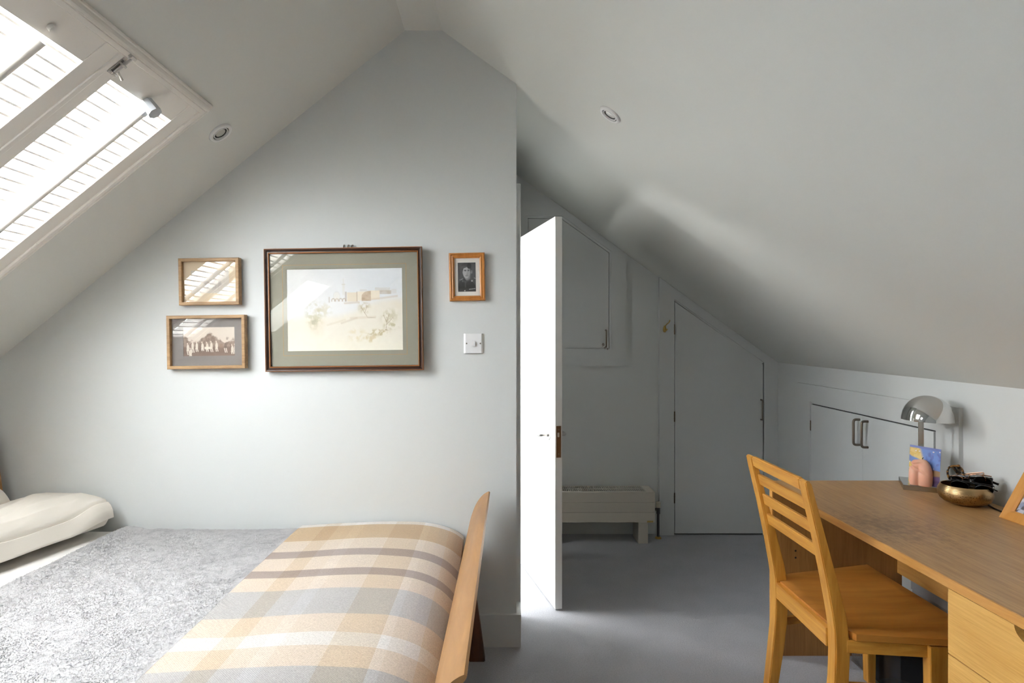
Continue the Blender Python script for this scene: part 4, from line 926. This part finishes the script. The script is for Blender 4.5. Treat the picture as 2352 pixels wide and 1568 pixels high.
# ------------------------------------------------------------------ bed
t = thing('bed', 'beech bed along the back wall with curved footboard', 'bed', (-1.1, 1.92, 0))
xo = lambda y: .02*(y-2.4)
def board(name, prof, y0_, y1_, mir=None, n=2):
    bm = bmesh.new(); rings = []
    for y_ in (y0_, y1_):
        rings.append([bm.verts.new(((mir(p[0]) if mir else p[0]+xo(y_)), y_, p[1])) for p in prof])
    m_ = len(prof)
    for k in range(m_): bm.faces.new((rings[0][k], rings[0][(k+1) % m_], rings[1][(k+1) % m_], rings[1][k]))
    bm.faces.new(rings[0]); bm.faces.new(rings[1][::-1])
    return bm
inner = [(-.146, .24), (-.143, .33), (-.139, .41), (-.132, .497), (-.122, .560), (-.108, .606), (-.092, .642), (-.069, .673), (-.050, .686), (-.040, .690)]
outer = [(-.034, .687), (-.036, .680), (-.052, .664), (-.074, .632), (-.092, .596), (-.105, .552), (-.114, .492), (-.121, .41), (-.125, .33), (-.128, .24)]
def chaikin(p, n=2):
    for _ in range(n):
        q_ = [p[0]]
        for (a0, a1), (c0, c1) in zip(p, p[1:]): q_ += [(a0*.75+c0*.25, a1*.75+c1*.25), (a0*.25+c0*.75, a1*.25+c1*.75)]
        p = q_+[p[-1]]
    return p
inner, outer = chaikin(inner), chaikin(outer)
obj('footboard', board('footboard', inner+outer, 1.18, 2.600), W_bed, t, smooth='auto')
hb = [(-2.082, .24), (-2.098, .5), (-2.104, .60), (-2.109, .69), (-2.123, .80), (-2.140, .88), (-2.168, .95), (-2.185, .97)]
obj('headboard', board('headboard', hb+[(-2.196, .965), (-2.184, .94), (-2.160, .87), (-2.144, .79), (-2.130, .69), (-2.122, .5), (-2.104, .24)], 1.18, 2.60, lambda v: v), W_bed, t, smooth='auto')
for y_ in (2.528, 1.20):
    bm = bmesh.new(); prism(bm, [(-.165, .44), (-.112, .46), (-.050, 0), (-.118, 0)], y_, y_+.04, XZ, .003); obj('leg', bm, W_bedleg, t)
    bm = bmesh.new(); prism(bm, [(-2.07, .44), (-2.12, .46), (-2.18, 0), (-2.11, 0)], y_, y_+.04, XZ, .003); obj('leg', bm, W_bedleg, t)
for y_ in (2.59, 1.20): obj('side_rail', B(-2.09, -.15, y_, y_+.025, .22, .36, .003), W_bed, t)
bm = bmesh.new()
for k in range(13): obj('slat', B(-2.02+k*.145, -1.95+k*.145, 1.225, 2.59, .235, .252), W_bed, t)
MX = plain('mattress_ticking', (.7, .68, .64, 1), .8)
tag(obj('mattress', B(-2.08, -.20, 1.20, 2.62, .253, .45, .03, 4), MX, origin=(-1.1, 1.92, .253)), 'white mattress under the bedding on the beech bed', 'mattress')
def sm1(a, b_, v): t_ = min(max((v-a)/(b_-a), 0), 1); return t_*t_*(3-2*t_)
def bedtop(x_, y_):
    z_ = .514+.020*math.exp(-((x_+.45)/.25)**2)
    if x_ > -.36: z_ -= .066*((x_+.36)/.215)**2.7*(1-.35*sm1(2.2, 2.6, y_))
    if y_ > 2.56: z_ -= .006*((y_-2.56)/.08)**2
    z_ += .006*noise.noise(Vector((x_*2.2, y_*2.2, 0)))+.002*noise.noise(Vector((x_*7, y_*7, 3)))
    return z_
def slab(x0, x1, y0, y1, nx_, ny_, ztop, zbot, bm=None):
    bm = bm or bmesh.new()
    Vt = [[bm.verts.new((lerp(x0, x1, i/nx_), lerp(y0, y1, j/ny_), ztop(lerp(x0, x1, i/nx_), lerp(y0, y1, j/ny_)))) for j in range(ny_+1)] for i in range(nx_+1)]
    Vb = [[bm.verts.new((v.co.x, v.co.y, zbot(v.co.x, v.co.y))) for v in r_] for r_ in Vt]
    for i in range(nx_):
        for j in range(ny_): bm.faces.new((Vt[i][j], Vt[i+1][j], Vt[i+1][j+1], Vt[i][j+1])); bm.faces.new((Vb[i][j], Vb[i][j+1], Vb[i+1][j+1], Vb[i+1][j]))
    for i in range(nx_):
        for j in (0, ny_): bm.faces.new((Vt[i][j], Vt[i+1][j], Vb[i+1][j], Vb[i][j]))
    for j in range(ny_):
        for i in (0, nx_): bm.faces.new((Vt[i][j], Vt[i][j+1], Vb[i][j+1], Vb[i][j]))
    return bm
def edge_round(v, a, b_, r_): 
    d_ = min(v-a, b_-v); return 0 if d_ > r_ else r_-math.sqrt(max(0, r_*r_-(r_-d_)**2))
dz = lambda x_, y_: bedtop(x_, y_)-edge_round(y_, 1.17, 2.645, .03)-edge_round(x_, -2.09, -.158, .02)
bm = slab(-2.09, -.158, 1.17, 2.645, 100, 80, dz, lambda x_, y_: .455)
tag(obj('duvet', bm, M_sheet, smooth='auto', origin=(-1.1, 1.92, .455)), 'white cotton duvet showing between the pillow and the fluffy throw', 'duvet')
# fluffy throw
M_fluff, nt, b = new_mat('fleece'); mp = coords(nt); no = N(nt, 'ShaderNodeTexNoise'); no.inputs['Scale'].default_value = 32; no.inputs['Detail'].default_value = 5
nt.links.new(mp.outputs[0], no.inputs[0]); rp = N(nt, 'ShaderNodeValToRGB'); rp.color_ramp.elements[0].position = .28; rp.color_ramp.elements[0].color = (.345, .335, .335, 1); rp.color_ramp.elements[1].position = .55; rp.color_ramp.elements[1].color = (.445, .437, .435, 1)
nt.links.new(no.outputs['Fac'], rp.inputs[0]); nt.links.new(rp.outputs[0], b.inputs['Base Color']); b.inputs['Roughness'].default_value = .95; b.inputs['Specular IOR Level'].default_value = .05; b.inputs['Sheen Weight'].default_value = .3
ge = N(nt, 'ShaderNodeNewGeometry'); v1 = N(nt, 'ShaderNodeVectorMath', operation='SCALE'); v1.inputs['Scale'].default_value = .20; nt.links.new(ge.outputs['Normal'], v1.inputs[0])
v2 = N(nt, 'ShaderNodeVectorMath', operation='ADD'); v2.inputs[1].default_value = (0, 0, .75); nt.links.new(v1.outputs[0], v2.inputs[0]); v3 = N(nt, 'ShaderNodeVectorMath', operation='NORMALIZE'); nt.links.new(v2.outputs[0], v3.inputs[0]); nt.links.new(v3.outputs[0], b.inputs['Normal'])
TX0, TX1, TY0, TY1 = -1.62, -.78, 1.16, 2.645
def ztw(x_, y_):
    e_ = .014*math.exp(-((x_+1.58)/.05)**2)-.010*math.exp(-((x_+1.50)/.03)**2)-.006*math.exp(-((x_+1.38)/.02)**2)
    return max(bedtop(x_, y_), dz(x_, y_))+.012+e_*(.6+.8*noise.noise(Vector((x_*3, y_*5, 1))))+.0025*noise.noise(Vector((x_*22, y_*22, 5)))+.0015*noise.noise(Vector((x_*95, y_*75, 6)))-edge_round(x_, TX0, 0, .016)-edge_round(y_, 0, TY1, .02)
bm = slab(TX0, TX1, TY0, TY1, 210, 370, ztw, lambda x_, y_: dz(x_, y_)+.002)
thr = obj('fluffy_throw', bm, M_fluff, smooth='auto', origin=(-1.1, 1.92, .52)); tag(thr, 'pale grey fluffy fleece throw spread over the middle of the bed', 'throw')
nT = 70000
px_ = rng.uniform(TX0-.004, TX1, nT); py_ = rng.uniform(1.30, TY1, nT)
ts = np.array([ztw(min(max(a, TX0+.004), TX1), b_) for a, b_ in zip(px_, py_)])
ang = rng.uniform(0, 2*PI, nT); lean = rng.uniform(.8, 1.35, nT); ln2 = rng.uniform(.0035, .0065, nT); wd = rng.uniform(.0014, .0026, nT)
fld = np.array([noise.noise(Vector((a*9, b_*9, 7))) for a, b_ in zip(px_, py_)])*PI*1.5; ang = fld+rng.normal(0, 1.6, nT)
base = np.stack([px_, py_, ts-.001], -1); tip = base+np.stack([np.cos(ang)*np.sin(lean)*ln2, np.sin(ang)*np.sin(lean)*ln2, np.cos(lean)*ln2*.6+.002], -1)
sd = np.stack([-np.sin(ang)*wd, np.cos(ang)*wd, np.zeros(nT)], -1); bk = np.stack([-np.cos(ang)*wd, -np.sin(ang)*wd, np.zeros(nT)], -1)
O0 = np.array([-1.1, 1.92, .52])
V = np.stack([base+sd, base-sd, base+bk, tip], 1).reshape(-1, 3)-O0; i4 = np.arange(nT)*4
F = np.concatenate([np.stack([i4, i4+1, i4+3], -1), np.stack([i4+1, i4+2, i4+3], -1), np.stack([i4+2, i4, i4+3], -1)])
pydata('fleece_pile', V.tolist(), F.tolist(), M_fluff, thr, 'stuff')
# plaid blanket
M_plaid, nt, b = new_mat('plaid_wool'); L = nt.links
tc = N(nt, 'ShaderNodeTexCoord'); sp = N(nt, 'ShaderNodeSeparateXYZ'); L.new(tc.outputs['Object'], sp.inputs[0])
white, cream, gold, brown, grey = lin(200, 196, 192), lin(192, 178, 162), lin(170, 143, 104), lin(140, 125, 116), lin(162, 160, 159)
def bands(sock, v0, v1, stops):
    mr = N(nt, 'ShaderNodeMapRange'); mr.inputs[1].default_value = v0; mr.inputs[2].default_value = v1; L.new(sock, mr.inputs[0])
    rp = N(nt, 'ShaderNodeValToRGB'); cr = rp.color_ramp; cr.interpolation = 'CONSTANT'
    cr.elements[0].position = 0; cr.elements[0].color = stops[0][1]; cr.elements[1].position = (stops[1][0]-v0)/(v1-v0); cr.elements[1].color = stops[1][1]
    for p_, c_ in stops[2:]: e_ = cr.elements.new((p_-v0)/(v1-v0)); e_.color = c_
    L.new(mr.outputs[0], rp.inputs[0]); return rp.outputs[0]
oy = 1.92
cy_ = bands(sp.outputs['Y'], 1.0-oy, 2.8-oy, [(1.0-oy, cream), (1.33-oy, grey), (1.452-oy, cream), (1.554-oy, white), (1.619-oy, cream), (1.734-oy, grey), (1.92-oy, cream), (2.025-oy, brown), (2.083-oy, cream), (2.207-oy, brown), (2.277-oy, cream), (2.398-oy, gold), (2.576-oy, white)])
tan, lite, neu, coo = (.86, .79, .68, 1), (1.0, 1.0, 1.0, 1), (.95, .93, .90, 1), (.90, .89, .89, 1)
ox = -.5
cx_ = bands(sp.outputs['X'], -1-ox, 0-ox, [(-1-ox, neu), (-.734-ox, tan), (-.669-ox, neu), (-.602-ox, lite), (-.560-ox, neu), (-.431-ox, tan), (-.312-ox, lite), (-.285-ox, neu), (-.245-ox, coo), (-.205-ox, tan)])
mx = N(nt, 'ShaderNodeMixRGB', blend_type='MULTIPLY'); mx.inputs[0].default_value = 1; L.new(cy_, mx.inputs[1]); L.new(cx_, mx.inputs[2])
no = N(nt, 'ShaderNodeTexNoise'); no.inputs['Scale'].default_value = 230; no.inputs['Detail'].default_value = 4; L.new(tc.outputs['Object'], no.inputs[0])
n2 = N(nt, 'ShaderNodeMapRange'); n2.inputs[1].default_value = .3; n2.inputs[2].default_value = .7; n2.inputs[3].default_value = .82; n2.inputs[4].default_value = 1.12; L.new(no.outputs['Fac'], n2.inputs[0])
m2 = N(nt, 'ShaderNodeMixRGB', blend_type='MULTIPLY'); m2.inputs[0].default_value = 1; L.new(mx.outputs[0], m2.inputs[1]); L.new(n2.outputs[0], m2.inputs[2]); L.new(m2.outputs[0], b.inputs['Base Color'])
wv = N(nt, 'ShaderNodeTexWave', bands_direction='DIAGONAL'); wv.inputs['Scale'].default_value = 110; wv.inputs['Distortion'].default_value = 1.5; L.new(tc.outputs['Object'], wv.inputs[0])
ad = N(nt, 'ShaderNodeMath', operation='ADD'); L.new(wv.outputs['Fac'], ad.inputs[0]); L.new(no.outputs['Fac'], ad.inputs[1])
bp = N(nt, 'ShaderNodeBump'); bp.inputs['Strength'].default_value = .22; bp.inputs['Distance'].default_value = .002; L.new(ad.outputs[0], bp.inputs['Height']); L.new(bp.outputs[0], b.inputs['Normal'])
b.inputs['Roughness'].default_value = .95; b.inputs['Specular IOR Level'].default_value = .1; b.inputs['Sheen Weight'].default_value = .4
BX0, BX1 = -.852, -.143
def zbl(x_, y_): return bedtop(x_, y_)+.024-edge_round(y_, 0, 2.655, .012)-edge_round(x_, BX0, 0, .008)+.002*noise.noise(Vector((x_*5, y_*5, 8)))-.008*(x_ > -.2)*((x_+.2)/.05)**2
bm = bmesh.new()
NXB = 70
def bl(u_, v_):
    y_ = lerp(1.15, 2.652, v_); n_ = u_*80
    if n_ <= 70: x_ = lerp(BX0, BX1, n_/70); z_ = zbl(x_, y_)
    else: x_ = BX1+xo(y_)*0-.004*(n_-70)/10; z_ = zbl(BX1, y_)-.09*(n_-70)/10
    return (x_, y_, z_)
V1 = grid(bm, 80, 90, bl); 
V2 = [[bm.verts.new((v.co.x-(.008 if i > 70 else 0), v.co.y, v.co.z-(.011 if i <= 70 else .004))) for v in r_] for i, r_ in enumerate(V1)]
for i in range(80):
    for j in range(90): bm.faces.new((V2[i][j], V2[i][j+1], V2[i+1][j+1], V2[i+1][j]))
for i in range(80):
    for j in (0, 90): bm.faces.new((V1[i][j], V1[i+1][j], V2[i+1][j], V2[i][j]))
for j in range(90):
    for i in (0, 80): bm.faces.new((V1[i][j], V1[i][j+1], V2[i][j+1], V2[i][j]))
tag(obj('plaid_blanket', bm, M_plaid, smooth='auto', origin=(ox, oy, 0)), 'cream, tan and grey plaid wool blanket across the foot of the bed', 'blanket')
# pillows
def pillow(label, c, a, b_, zt, zb, seed, M=Matrix(), skew=0):
    """zt / zb: top and bottom height over the (u,v) square -1..1"""
    n_, m_ = 120, 120
    def f(u_, v_, top):
        uu, vv = 2*u_-1, 2*v_-1; x_, y_ = uu*a, vv*b_
        ed = max(abs(uu), abs(vv)); mid = 1-ed**6
        wr = .013*noise.noise(Vector((x_*8+y_*2+seed, y_*3.5, 1)))+.008*noise.noise(Vector((x_*22+y_*5, y_*6+seed, 4)))+.0035*math.sin(y_*16+x_*30+seed)*max(0, uu)**3
        t_ = zt(uu, vv)+wr*(.35+.65*mid); bt = min(zb(uu, vv), t_-.004)
        k = sm1(.90, 1, ed); bt = lerp(bt, t_-.0035, k)
        rc = 1-.06*(uu*vv)**4
        return (x_*rc*(1+.012*math.sin(vv*5+seed))+skew*(vv-1)*max(0, uu), y_*rc, t_ if top else bt)
    bm = bmesh.new(); Vt = grid(bm, n_, m_, lambda u_, v_: f(u_, v_, True)); Vb = grid(bm, n_, m_, lambda u_, v_: f(u_, v_, False))
    for i in range(n_):
        for j in (0, m_): bm.faces.new((Vt[i][j], Vt[i+1][j], Vb[i+1][j], Vb[i][j]))
    for j in range(m_):
        for i in (0, n_): bm.faces.new((Vt[i][j], Vt[i][j+1], Vb[i][j+1], Vb[i][j]))
    bm.transform(Matrix.Translation(c) @ M)
    return tag(obj('pillow', bm, M_pillow, smooth='auto', origin=c), label, 'pillow')
def sm1(a, b_, v): t_ = min(max((v-a)/(b_-a), 0), 1); return t_*t_*(3-2*t_)
def pf(q_): return float(np.interp(abs(q_), [0, .3, .55, .72, .80, .84, 1], [1, .98, .86, .66, .53, .47, .10]))
def zt1(u_, v_):
    e_ = 1-.9*sm1(-.7, -1, v_)-.08*sm1(.75, 1, v_)
    k_ = sm1(.45, .95, v_); p_ = lerp(pf(u_), float(np.interp(abs(u_), [0, .3, .76, .90, .97, 1], [.95, .97, .80, .64, .50, .30])), k_)
    return .148*p_*e_+.012-.011*math.exp(-((u_-.80)/.016)**2)*(1-.4*k_)
pillow('cream cotton pillow with a flat border lying flat at the head of the bed', (-1.872, 2.205, .532), .246, .425, zt1, lambda u_, v_: .004+.02*abs(u_)**3, 3, skew=.10)
def zt2(u_, v_): return .06*((1-abs(u_)**3)*(1-abs(v_)**4))**.6
pillow('cream pillow behind the flat one, against the headboard', (-2.045, 2.16, .650), .085, .40, zt2, lambda u_, v_: -zt2(u_, v_), 9, Matrix.Rotation(tl(62), 4, 'Y'))
bpy.context.view_layer.update()
